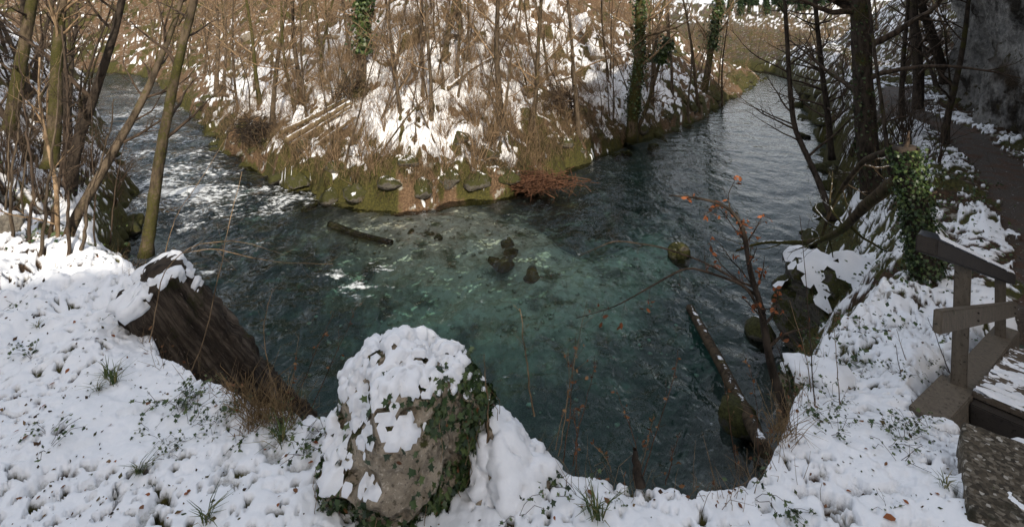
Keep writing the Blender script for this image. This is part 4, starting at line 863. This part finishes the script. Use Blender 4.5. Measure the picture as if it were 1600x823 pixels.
def tangle(name, label, p, n, s, seed, mt, flat=1.0):
    r = np.random.default_rng(seed); c = np.asarray(p) + r.normal(0, 1, (n, 3)) * np.asarray(s) * .4; c[:, 2] = np.abs(c[:, 2] - p[2]) * 1.0 + p[2] + .02
    d = unit(r.normal(size=(n, 3)) * [1, 1, flat]); L = r.uniform(.25, 1.0, n)[:, None] * s[0]
    P = np.stack([c - d * L / 2, c + r.normal(0, .04, (n, 3)) * s[0], c + d * L / 2 + r.normal(0, .08, (n, 3)) * s[0]], 1) - p
    return obj(name, mesh(name, *tubes(P, r.uniform(.008, .022, n)[:, None] * np.array([[1, .9, .4]]), 4), [mt]), None, tuple(p), label=label, category='branches')
tangle('root_plate', 'torn-up dark root mass at the top of the windfall logs', p + [0, 0, .4], 260, (1.1, .8, 1.2), 71, m_barkd)
m_reddebris = bark('driftwood_reddish', (.06, .028, .016), (.17, .085, .05), .0)
tangle('driftwood_heap', 'reddish heap of drift twigs washed against the far shore', at(832, 293, 21.6) + [0, 0, .05], 520, (1.9, .7, .5), 72, m_reddebris, .15)
tangle('brush_heap', 'dark brush heap at the water below the windfall logs', hit(405, 225, 15) + [0, 0, .1], 420, (1.6, 1.0, 1.2), 73, m_barkd, .5)
tangle('hanging_brush', 'dark hanging tangle of dead creepers on the steep bank', hit(880, 190, 15) + [0, 0, .3], 380, (1.4, .8, 1.6), 74, m_twigd, 1.6)

# ------------------------------------------------------------------ footbridge with railing
def beam(p0, p1, w, h, upv=(0, 0, 1), bev=.008):
    p0, p1 = np.asarray(p0, float), np.asarray(p1, float); x = unit(p1 - p0); s_ = unit(np.cross(x, upv)); u = np.cross(s_, x)
    bm = bmesh.new(); vs = [bm.verts.new(tuple(p + s_ * a * w / 2 + u * b * h / 2)) for p in (p0, p1) for a, b in ((-1, -1), (1, -1), (1, 1), (-1, 1))]
    for f in ((0, 1, 2, 3), (7, 6, 5, 4), (0, 4, 5, 1), (1, 5, 6, 2), (2, 6, 7, 3), (3, 7, 4, 0)): bm.faces.new([vs[q] for q in f])
    bmesh.ops.recalc_face_normals(bm, faces=bm.faces[:]); bmesh.ops.bevel(bm, geom=bm.edges[:], offset=bev, segments=2, affect='EDGES')
    return bm
def beamobj(name, parent, mt, *a, **k):
    bm = beam(*a, **k); me = bpy.data.meshes.new(name); bm.to_mesh(me); bm.free(); me.materials.append(mt); return obj(name, me, parent)
def timber(name, dark, light, moss=.25, snow=0., grain=(1, 1, 1)):
    M = Mat(name, .8, .3); p = M.world(); n = M.noise(p, 6, 5, .6, grain); n2 = M.noise(p, 40, 4, .7)
    c = M.mix(n, dark, light); c = M.mix(M.sm(n2, .55, .7), c, tuple(x * .45 for x in dark))
    c = M.mix(M.sm(M.noise(p, 4, 4), .62, .75), c, (.035, .04, .015))
    if snow: c = M.mix(M.sm(M.math('MULTIPLY', M.sm(M.nz(), .5, .8), M.noise(p, 7, 5, .65)), .60 - snow, .66 - snow), c, SNOW)
    return M.done(c, M.bump(M.math('ADD', n, n2), .6, .006))
m_tim = timber('weathered_timber', (.05, .042, .032), (.175, .145, .11), grain=(5, 5, 1.2)); m_timd = timber('dark_timber', (.012, .010, .009), (.045, .036, .028)); m_plank = timber('deck_plank', (.05, .04, .03), (.14, .11, .08), snow=.06)
T1, T2 = at(1505, 416, 4.3), at(1563, 437, 5.6); B1, B2 = at(1498, 585, 4.3), at(1563, 527, 5.6)
ax_ = T2 - T1; br = thing('footbridge', 'weathered wooden footbridge with plank deck and two-board railing', 'footbridge', tuple(B1))
def bb(name, mt, p0, p1, *a, **k): return beamobj(name, br, mt, np.asarray(p0) - B1, np.asarray(p1) - B1, *a, **k)
bb('post', m_tim, B1 - [0, 0, .12], T1 + [0, 0, .02], .105, .105, (1, -1, 0)); bb('post', m_tim, B2 - [0, 0, .12], T2 + [0, 0, .02], .09, .09, (1, -1, 0))
off = unit(np.cross(ax_, (0, 0, 1))) * .085        # rails on the river side
tr_ = bb('top_rail', m_timd, T1 - ax_ * .66 + off * .2 + [0, 0, .05], T2 + ax_ * .22 + off * .2 + [0, 0, .05], .12, .11)
M1, M2 = at(1500, 486, 4.3), at(1563, 478, 5.6)
bb('middle_rail', m_tim, M1 - (M2 - M1) * .60 + off, M2 + (M2 - M1) * .12 + off, .05, .15)
for a_ in (M1 + off * 1.38, M2 + off * 1.38):
    for dz in (-.03, .035): bb('bolt', m_timd, a_ + [0, 0, dz] - off * .08, a_ + [0, 0, dz] + off * .06, .022, .022, bev=.006)
cdir = unit(B2 - B1)
bb('kerb_beam', m_tim, B1 - cdir * .06 + [0, 0, -.20], B2 + cdir * .5 + [0, 0, -.06], .20, .2)
bb('footing', m_tim, at(1448, 668, 4.0), B1 + cdir * .02 + [0, 0, -.16], .24, .20)
bb('sill_block', m_timd, B1 - cdir * .2 + [0, 0, -.7], B1 - cdir * .16 + [0, 0, -.3], .2, .2, (1, -1, 0))
rgt = unit(np.cross(cdir, (0, 0, 1)));
for k in range(13):
    c = B1 + cdir * (-.02 + .165 * k) + [0, 0, -.07] + rgt * .1
    pl = bb('plank', m_plank, c, c + rgt * 1.25 + [0, 0, rng.normal(0, .004)], .155, .05, bev=.006)
    n_ = 26; g = np.stack(np.meshgrid(np.linspace(.02, 1.22, 60), np.linspace(-.075, .075, 8)), -1).reshape(-1, 2)
    q = c + rgt * g[:, :1] + cdir * g[:, 1:] + [0, 0, .024]; m = ss(.50, .62, fb3(q, .16, 4, 3) + .03 * (k < 9) - .15 * ss(.06, .08, np.abs(g[:, 1])))
    i = np.arange(7 * 60).reshape(7, 60)[:, :-1].ravel(); Fq = np.stack([i, i + 1, i + 61, i + 60], 1)
    if (m > 0).sum() > 12:
        sv, sf = keep(q + np.array([0, 0, 1]) * (.035 * np.sqrt(m) - .006 * (m <= 0))[:, None] - B1, Fq, (m[Fq] > 0).any(1)); o = obj('snow', mesh('snow', sv, sf, [m_snow]), pl)
bb('edge_beam', m_timd, B1 - cdir * .13 + [0, 0, -.24] + rgt * .1, B1 - cdir * .13 + [0, 0, -.24] + rgt * 1.5, .12, .22)
# snow lying along the top rail
L_ = np.linspace(-.62, 1.2, 160); w = np.linspace(-.06, .06, 9); g = np.stack(np.meshgrid(L_, w), -1).reshape(-1, 2)
sdir = unit(np.cross(ax_, (0, 0, 1))); q = T1 + ax_ * g[:, :1] + off * .2 + sdir * g[:, 1:] + [0, 0, .110]
m = ss(.25, .40, fb3(q, .12, 3, 3)) * ss(.062, .045, np.abs(g[:, 1])); i = np.arange(8 * 160).reshape(8, 160)[:, :-1].ravel(); Fq = np.stack([i, i + 1, i + 161, i + 160], 1)
sv, sf = keep(q + np.array([0, 0, 1]) * (.04 * np.sqrt(m) - .006 * (m <= 0))[:, None] - B1, Fq, (m[Fq] > 0).any(1)); obj('snow', mesh('snow', sv, sf, [m_snow]), tr_)

# ------------------------------------------------------------------ stone step at the bridge head
def step():
    c = np.array([2.90, 2.79, 0]); c[2] = zat(2.9, 2.95); nx_, ny_ = 90, 70; g = np.stack(np.meshgrid(np.linspace(-.36, 1.0, nx_), np.linspace(-.45, .42, ny_)), -1).reshape(-1, 2)
    e = np.minimum(np.minimum(g[:, 0] + .36, 1 - g[:, 0]), np.minimum(g[:, 1] + .45, .42 - g[:, 1])) + (fb2(g[:, 0], g[:, 1], .2, 3, 1) - .5) * .05
    z = .0 - .35 * ss(.035, -.02, e) + (fb2(g[:, 0], g[:, 1], .05, 3, 2) - .5) * .014
    i = np.arange((ny_ - 1) * nx_).reshape(ny_ - 1, nx_)[:, :-1].ravel(); Fq = np.stack([i, i + 1, i + nx_ + 1, i + nx_], 1)
    M = Mat('gritty_concrete', .85, .25); p = M.world(); v = M.voro(p, 55, out='Color'); sv = M.n('SeparateColor'); M.put(sv.inputs[0], v); n = M.noise(p, 5, 5)
    cc = M.ramp(sv.outputs[0], [(.0, (.03, .025, .018)), (.6, (.085, .07, .05)), (.93, (.16, .14, .11)), (1, (.4, .38, .34))])
    cc = M.mix(M.sm(n, .5, .65), cc, (.022, .02, .012))
    obj('stone_step', mesh('stone_step', np.column_stack([g, z]), Fq, [M.done(cc, M.bump(M.voro(p, 55), .5, .01))]), None, tuple(c + [0, 0, .06]), (.0, 0, -.70), label='gritty dark concrete step at the head of the footbridge', category='step')
step()

# ------------------------------------------------------------------ weeds, wands, leaves on the near snow
def wand(name, label, pts, r, mt, group=None, n=0, seed=0, leaf=0, lm=None, k=14):
    g = np.random.default_rng(seed); P = spine([at(*q) for q in pts], k, .004, g); o0 = P[0, 0].copy(); P = P - o0; R = np.linspace(r, r * .35, k)[None]
    t_ = thing(name, label, 'stalk', tuple(o0), group=group); obj('stem', mesh('stem', *tubes(P, R, 5), [mt]), t_)
    if n:
        b, rb = sprout(P, R, n, .3, .98, (20, 60), .2, 4, g, .12, .04, .6, .0012); tv = tubes(b, rb, 3); o = obj('twigs', mesh('twigs', *tv, [mt]), t_); o['kind'] = 'stuff'
        if leaf:
            q = tv[0][g.integers(0, len(tv[0]), leaf)]; o = obj('dead_leaves', mesh('dead_leaves', *leaves(q, g.normal(size=(leaf, 3)), .03, g, OVAL, 1), [lm or m_dry], smooth=False), t_); o['kind'] = 'stuff'
W1 = 'thin bare wand rising from the snow below the railing'
for k, (a, b, c, d, e, D_) in enumerate([(1280, 735, 1265, 500, 1252, 4.0), (1318, 720, 1310, 600, 1308, 4.1), (1255, 700, 1225, 560, 1180, 4.4), (1270, 690, 1262, 560, 1235, 4.5), (1420, 640, 1405, 580, 1395, 4.6), (1440, 630, 1412, 560, 1402, 4.8), (1490, 600, 1470, 540, 1452, 4.7)]):
    wand('bare_wand', W1, [(a, b, D_), (c, d, D_ + .05), (e, d - (b - d) * .7, D_ + .1)], .006, m_twig if k % 2 else m_twigd, 'thin bare wands by the railing', 3, 700 + k)
W2 = 'reddish dry weed stalk standing against the dark water'
for k, (a, b, c, d) in enumerate([(872, 700, 915, 470), (880, 710, 905, 520), (895, 715, 930, 560), (868, 690, 890, 540), (1000, 740, 960, 600), (1000, 742, 1058, 560), (1000, 735, 1016, 650), (900, 740, 895, 640), (1040, 745, 1058, 672), (955, 725, 925, 690), (480, 640, 560, 470), (450, 640, 520, 480), (440, 650, 470, 520), (1150, 720, 1130, 590), (1185, 715, 1168, 560), (1160, 722, 1145, 690)]):
    D_ = 3.25 if 600 < a < 1100 else 3.9; wand('weed_stalk', W2, [(a, b + 12, D_), ((a + c) / 2 + rng.normal(0, 5), (b + d) / 2, D_ + .05), (c, d, D_ + .1)], .0035, m_reddebris if k % 3 else m_twig, 'reddish weed stalks at the water edge', 7, 730 + k, 9)
W3 = 'pale bramble cane arching over the dead trunk'
for k, pts in enumerate([[(285, 615, 4.2), (330, 500, 4.3), (352, 400, 4.4), (366, 330, 4.5), (380, 270, 4.6)], [(230, 555, 4.6), (245, 480, 4.6), (258, 420, 4.7), (300, 380, 4.9), (380, 375, 5.1), (450, 400, 5.3)], [(255, 400, 6.5), (330, 385, 6.3), (420, 405, 6.2), (520, 410, 6.2)], [(440, 640, 4.3), (415, 560, 4.5), (410, 510, 4.6), (425, 450, 4.7)], [(255, 410, 6.3), (275, 340, 6.3), (320, 270, 6.4), (352, 215, 6.5)], [(762, 700, 3.0), (766, 640, 3.02), (758, 560, 3.05)], [(835, 650, 3.1), (822, 560, 3.15), (810, 480, 3.2)]]):
    wand('bramble_cane', W3 if k < 5 else 'pale dry cane beside the snowy hummock', pts, .006, m_twig, 'bramble canes by the dead trunk' if k < 5 else 'dry canes by the hummock', 5, 760 + k, k=22)
wand('snag', 'short dark rotten snag at the edge of the snow', [(1000, 760, 2.95), (999, 725, 3.0), (1002, 695, 3.0)], .035, m_barkd, seed=790)
def near_pts(n, seed, px=(0, 1480), py=(400, 823)):
    r = np.random.default_rng(seed); out = []
    while len(out) < n:
        x_, y_ = r.uniform(*px), r.uniform(*py); p = hit(x_, y_, 1.8, 30)
        if 1.8 < p[1] < 7.5 and about(p)[0] == 2 and p[2] > 3.2: out.append(p)
    return np.array(out)
def near_zone(p):
    px = PX0 + p[0] / p[1] * FPX; py = PY0 + (EYE - p[2]) / p[1] * FPX
    return 'of the open white shelf' if px < 240 else 'along the slanting dead log' if px < 480 and py < 720 else 'around the foot of the ivy boulder' if px < 760 else 'between hummock and sapling' if px < 1200 else 'below the footbridge railing'
LV = [mesh('fallen_leaf', *leaves(np.zeros((1, 3)), np.array([[0, 0, 1.]]), 1.0, np.random.default_rng(800 + q), OVAL, .25, .35), [m_dry if q < 3 else m_oak], smooth=False) for q in range(5)]
for k, p in enumerate(near_pts(80, 81)):
    obj('fallen_leaf', LV[k % 5], None, tuple(p + [0, 0, .006]), (rng.normal(0, .25), rng.normal(0, .25), rng.uniform(0, 6.28)), rng.uniform(.025, .06), label='dry brown leaf lying on the snow ' + near_zone(p), category='leaf', group='dry leaves ' + near_zone(p))
obj('fallen_leaf', LV[3], None, tuple(hit(1400, 812, 1.8) + [0, 0, .01]), (.2, .1, .3), .085, label='large upright orange leaf in the snow by the concrete step', category='leaf')
def tuft(seed, n=26, H=.16):
    r = np.random.default_rng(seed); d = unit(np.concatenate([r.normal(0, .6, (n, 2)), np.ones((n, 1))], 1)); L = H * r.uniform(.4, 1.2, n)[:, None]
    P = np.stack([np.zeros((n, 3)) - [0, 0, .02], d * L * .5, d * L + [0, 0, -.02] * np.ones((n, 1)) + unit(d * [1, 1, 0]) * L * .35], 1) + r.normal(0, .012, (n, 1, 3)) * [1, 1, 0]
    s_ = unit(np.cross(d, [0, 0, 1.])) * .0028
    V = np.stack([P - s_[:, None] * np.array([1, 1, .2])[None, :, None], P + s_[:, None] * np.array([1, 1, .2])[None, :, None]], 2).reshape(-1, 3)
    b = np.arange(n)[:, None] * 6; F = np.vstack([b + [0, 1, 3, 2], b + [2, 3, 5, 4]]); return mesh('blades', V, F, [m_grass])
TU = [tuft(820 + q, 22 + 6 * q, .11 + .03 * q) for q in range(3)]
for k, p in enumerate(np.vstack([near_pts(7, 82), np.array([hit(170, 590, 2), hit(178, 600, 2), hit(925, 800, 2), hit(935, 812, 2), hit(440, 690, 2)])])):
    obj('grass_tuft', TU[k % 3], None, tuple(p), (0, 0, rng.uniform(0, 6.28)), rng.uniform(.5, 1.0) if k < 7 else 1.1, label='small green grass tuft in the snow ' + near_zone(p), category='grass tuft', group='grass tufts ' + near_zone(p))
def sprig(seed, n=14):
    r = np.random.default_rng(seed); m = 4; a = r.uniform(0, 6.28, m); d = np.stack([np.cos(a), np.sin(a), np.full(m, .5)], 1); P = np.stack([np.zeros((m, 3)) - [0, 0, .02], d * .06, d * .12, d * [.19, .19, .12]], 1) + r.normal(0, .008, (m, 4, 3))
    q = P[:, 1:].reshape(-1, 3)[r.integers(0, m * 3, n)] + r.normal(0, .012, (n, 3))
    return [('stem', mesh('stem', *tubes(P, np.full((m, 4), .0018), 3), [m_twigd])), ('ivy', mesh('ivy', *leaves(q, np.tile([0, 0, 1.], (n, 1)), .036, r, IVY, .5), [m_ivy], smooth=False))]
SP = [sprig(840 + q, 10 + 5 * q) for q in range(4)]
for k, p in enumerate(np.vstack([near_pts(34, 83), near_pts(40, 84, (1240, 1480), (540, 700)), near_pts(26, 85, (240, 480), (560, 720))])):
    plant_copy('ivy_sprig', SP[k % 4], p, rng.uniform(0, 6.28), rng.uniform(.4, .95), *((lambda w: ('green ivy sprig on the snow ' + w, 'ivy', 'ivy sprigs ' + w))(near_zone(p))))
def dry_clump(seed, n=70, H=.3):
    r = np.random.default_rng(seed); d = unit(np.concatenate([r.normal(0, .7, (n, 2)), np.ones((n, 1))], 1)); L = H * r.uniform(.3, 1.2, n)[:, None]; b = r.normal(0, .05, (n, 3)) * [1, 1, .2]
    P = np.stack([b - [0, 0, .03], b + d * L * .45, b + d * L * .8 + r.normal(0, .02, (n, 3)), b + d * L * [1.1, 1.1, .75] + r.normal(0, .03, (n, 3))], 1)
    return mesh('stems', *tubes(P, np.array([[.0026, .0022, .0016, .0007]]) * r.uniform(.6, 1.2, (n, 1)), 3), [m_straw])
m_straw = bark('straw', (.13, .085, .042), (.30, .21, .11), 0)
DC = [dry_clump(870 + q) for q in range(3)]
for k, (px, py) in enumerate([(385, 640), (405, 655), (425, 650), (445, 660), (395, 670), (880, 715), (900, 728), (935, 735), (1160, 718), (1185, 712), (1205, 705), (1225, 680), (470, 640), (1110, 745)]):
    p = hit(px, py, 2.4); w = near_zone(p); obj('dry_grass_clump', DC[k % 3], None, tuple(p), (0, 0, rng.uniform(0, 6.28)), rng.uniform(.7, 1.2), label='straw-coloured dry grass clump ' + w, category='dry grass', group='dry grass clumps ' + w)
# dry litter and stems along the rim of the shelf, ivy low on the banks
rimp = []
r_ = np.random.default_rng(91)
for (ax, ay), (bx, by) in zip(RIM[1:17], RIM[2:18]):
    for _ in range(int(14 * np.hypot(bx - ax, by - ay)) + 4):
        f = r_.random(); x, y = ax + (bx - ax) * f + r_.normal(0, .07), ay + (by - ay) * f + r_.normal(.08, .1); rimp.append((x, y, zat(x, y)))
def rim_brush():
    r = np.random.default_rng(92); p = np.array(rimp); n = len(p) * 5; b = np.repeat(p, 5, 0) + r.normal(0, .05, (n, 3)) * [1, 1, 0]
    d = unit(np.concatenate([r.normal(0, .6, (n, 2)), np.ones((n, 1))], 1)); L = r.uniform(.05, .24, n)[:, None]
    P = np.stack([b - [0, 0, .03], b + d * L * .5, b + d * L + r.normal(0, .03, (n, 3))], 1)
    obj('rim_stems', mesh('rim_stems', *tubes(P, np.full((n, 3), .002) * [1, .8, .4], 3), [m_twig]), kind='stuff', label='short dry stems along the broken edge of the snow', category='undergrowth')
    m = len(p) * 4; c = np.repeat(p, 4, 0) + r.normal(0, .07, (m, 3)) * [1, 1, .3]
    obj('rim_leaves', mesh('rim_leaves', *leaves(c + [0, 0, .01], np.tile([0, .2, 1.], (m, 1)), .035, r, OVAL, .8), [m_dry], smooth=False), kind='stuff', label='dry leaves along the broken edge of the snow', category='leaves')
rim_brush()
def litter():
    r = np.random.default_rng(97); n = 9000; a = r.uniform(-1.1, 1.05, n); y = 1.9 + 9 * r.random(n) ** 1.5; x = a * y
    z, sn_, mo_, g, d_ = land(x, y); ok = (g == 2) & (z > 2.2) & (fb2(x, y, .5, 3, 40) + r.normal(0, .12, n) > .56); p = np.stack([x, y, z], 1)[ok]; n = len(p)
    M = Mat('litter_bits', .8, .2); ge = M.n('NewGeometry'); M.done(M.ramp(ge.outputs['Random Per Island'], [(.1, (.02, .014, .009)), (.4, (.07, .04, .022)), (.7, (.03, .05, .016)), (.95, (.16, .10, .05))]))
    obj('snow_litter', mesh('snow_litter', *leaves(p + [0, 0, .004], np.tile([0, -.15, 1.], (n, 1)), (.010 + .004 * p[:, 1]) * r.uniform(.4, 1.5, n), r, KITE, .7), [M.m], smooth=False), kind='stuff', label='small leaf bits and specks scattered over the near snow', category='litter')
litter()
bp = np.vstack([field(900, 3, 14, 5, 17, 2, 93, .2, 9, lambda x, y, s: 1 - .7 * s), field(350, -14, -5, 6.5, 16, 2, 94, .2, 9, lambda x, y, s: 1 - .7 * s)])
n = len(bp) * 6; q = np.repeat(bp, 6, 0) + np.random.default_rng(95).normal(0, .16, (n, 3)) * [1, 1, .15] + [0, 0, .05]
obj('bank_ivy', mesh('bank_ivy', *leaves(q, np.tile([0, -.3, 1.], (n, 1)), .065, np.random.default_rng(96), KITE, .6), [m_ivy], smooth=False), kind='stuff', label='low green ivy leaves on the shaded banks', category='ivy')
# distant conifers on the skyline
def conifer(seed):
    r = np.random.default_rng(seed); n = 1500; h = r.random(n) ** .8; a = r.uniform(0, 6.28, n); rad = (1 - h) * 2.2 * r.uniform(.3, 1, n) + .1
    p = np.stack([np.cos(a) * rad, np.sin(a) * rad, 1 + h * 11 - rad * .25], 1); d = np.stack([np.cos(a), np.sin(a), np.full(n, .9)], 1)
    P = np.zeros((1, 6, 3)); P[0, :, 2] = np.linspace(-.5, 12, 6)
    return [('trunk', mesh('trunk', *tubes(P, np.linspace(.2, .03, 6)[None], 6), [m_barkd])), ('crown', mesh('crown', *leaves(p, d, .9, r, KITE, .5, .2, .3), [m_needle], smooth=False))]
CO = [conifer(850), conifer(851)]
for k in range(60):
    y = rng.uniform(260, 420); x = y * rng.uniform(.40, .62); plant_copy('conifer', CO[k % 2], (x, y, zat(x, y)), rng.uniform(0, 6.28), rng.uniform(.7, 1.1), 'dark conifer on the distant skyline down the valley', 'conifer', 'conifers on the distant skyline')
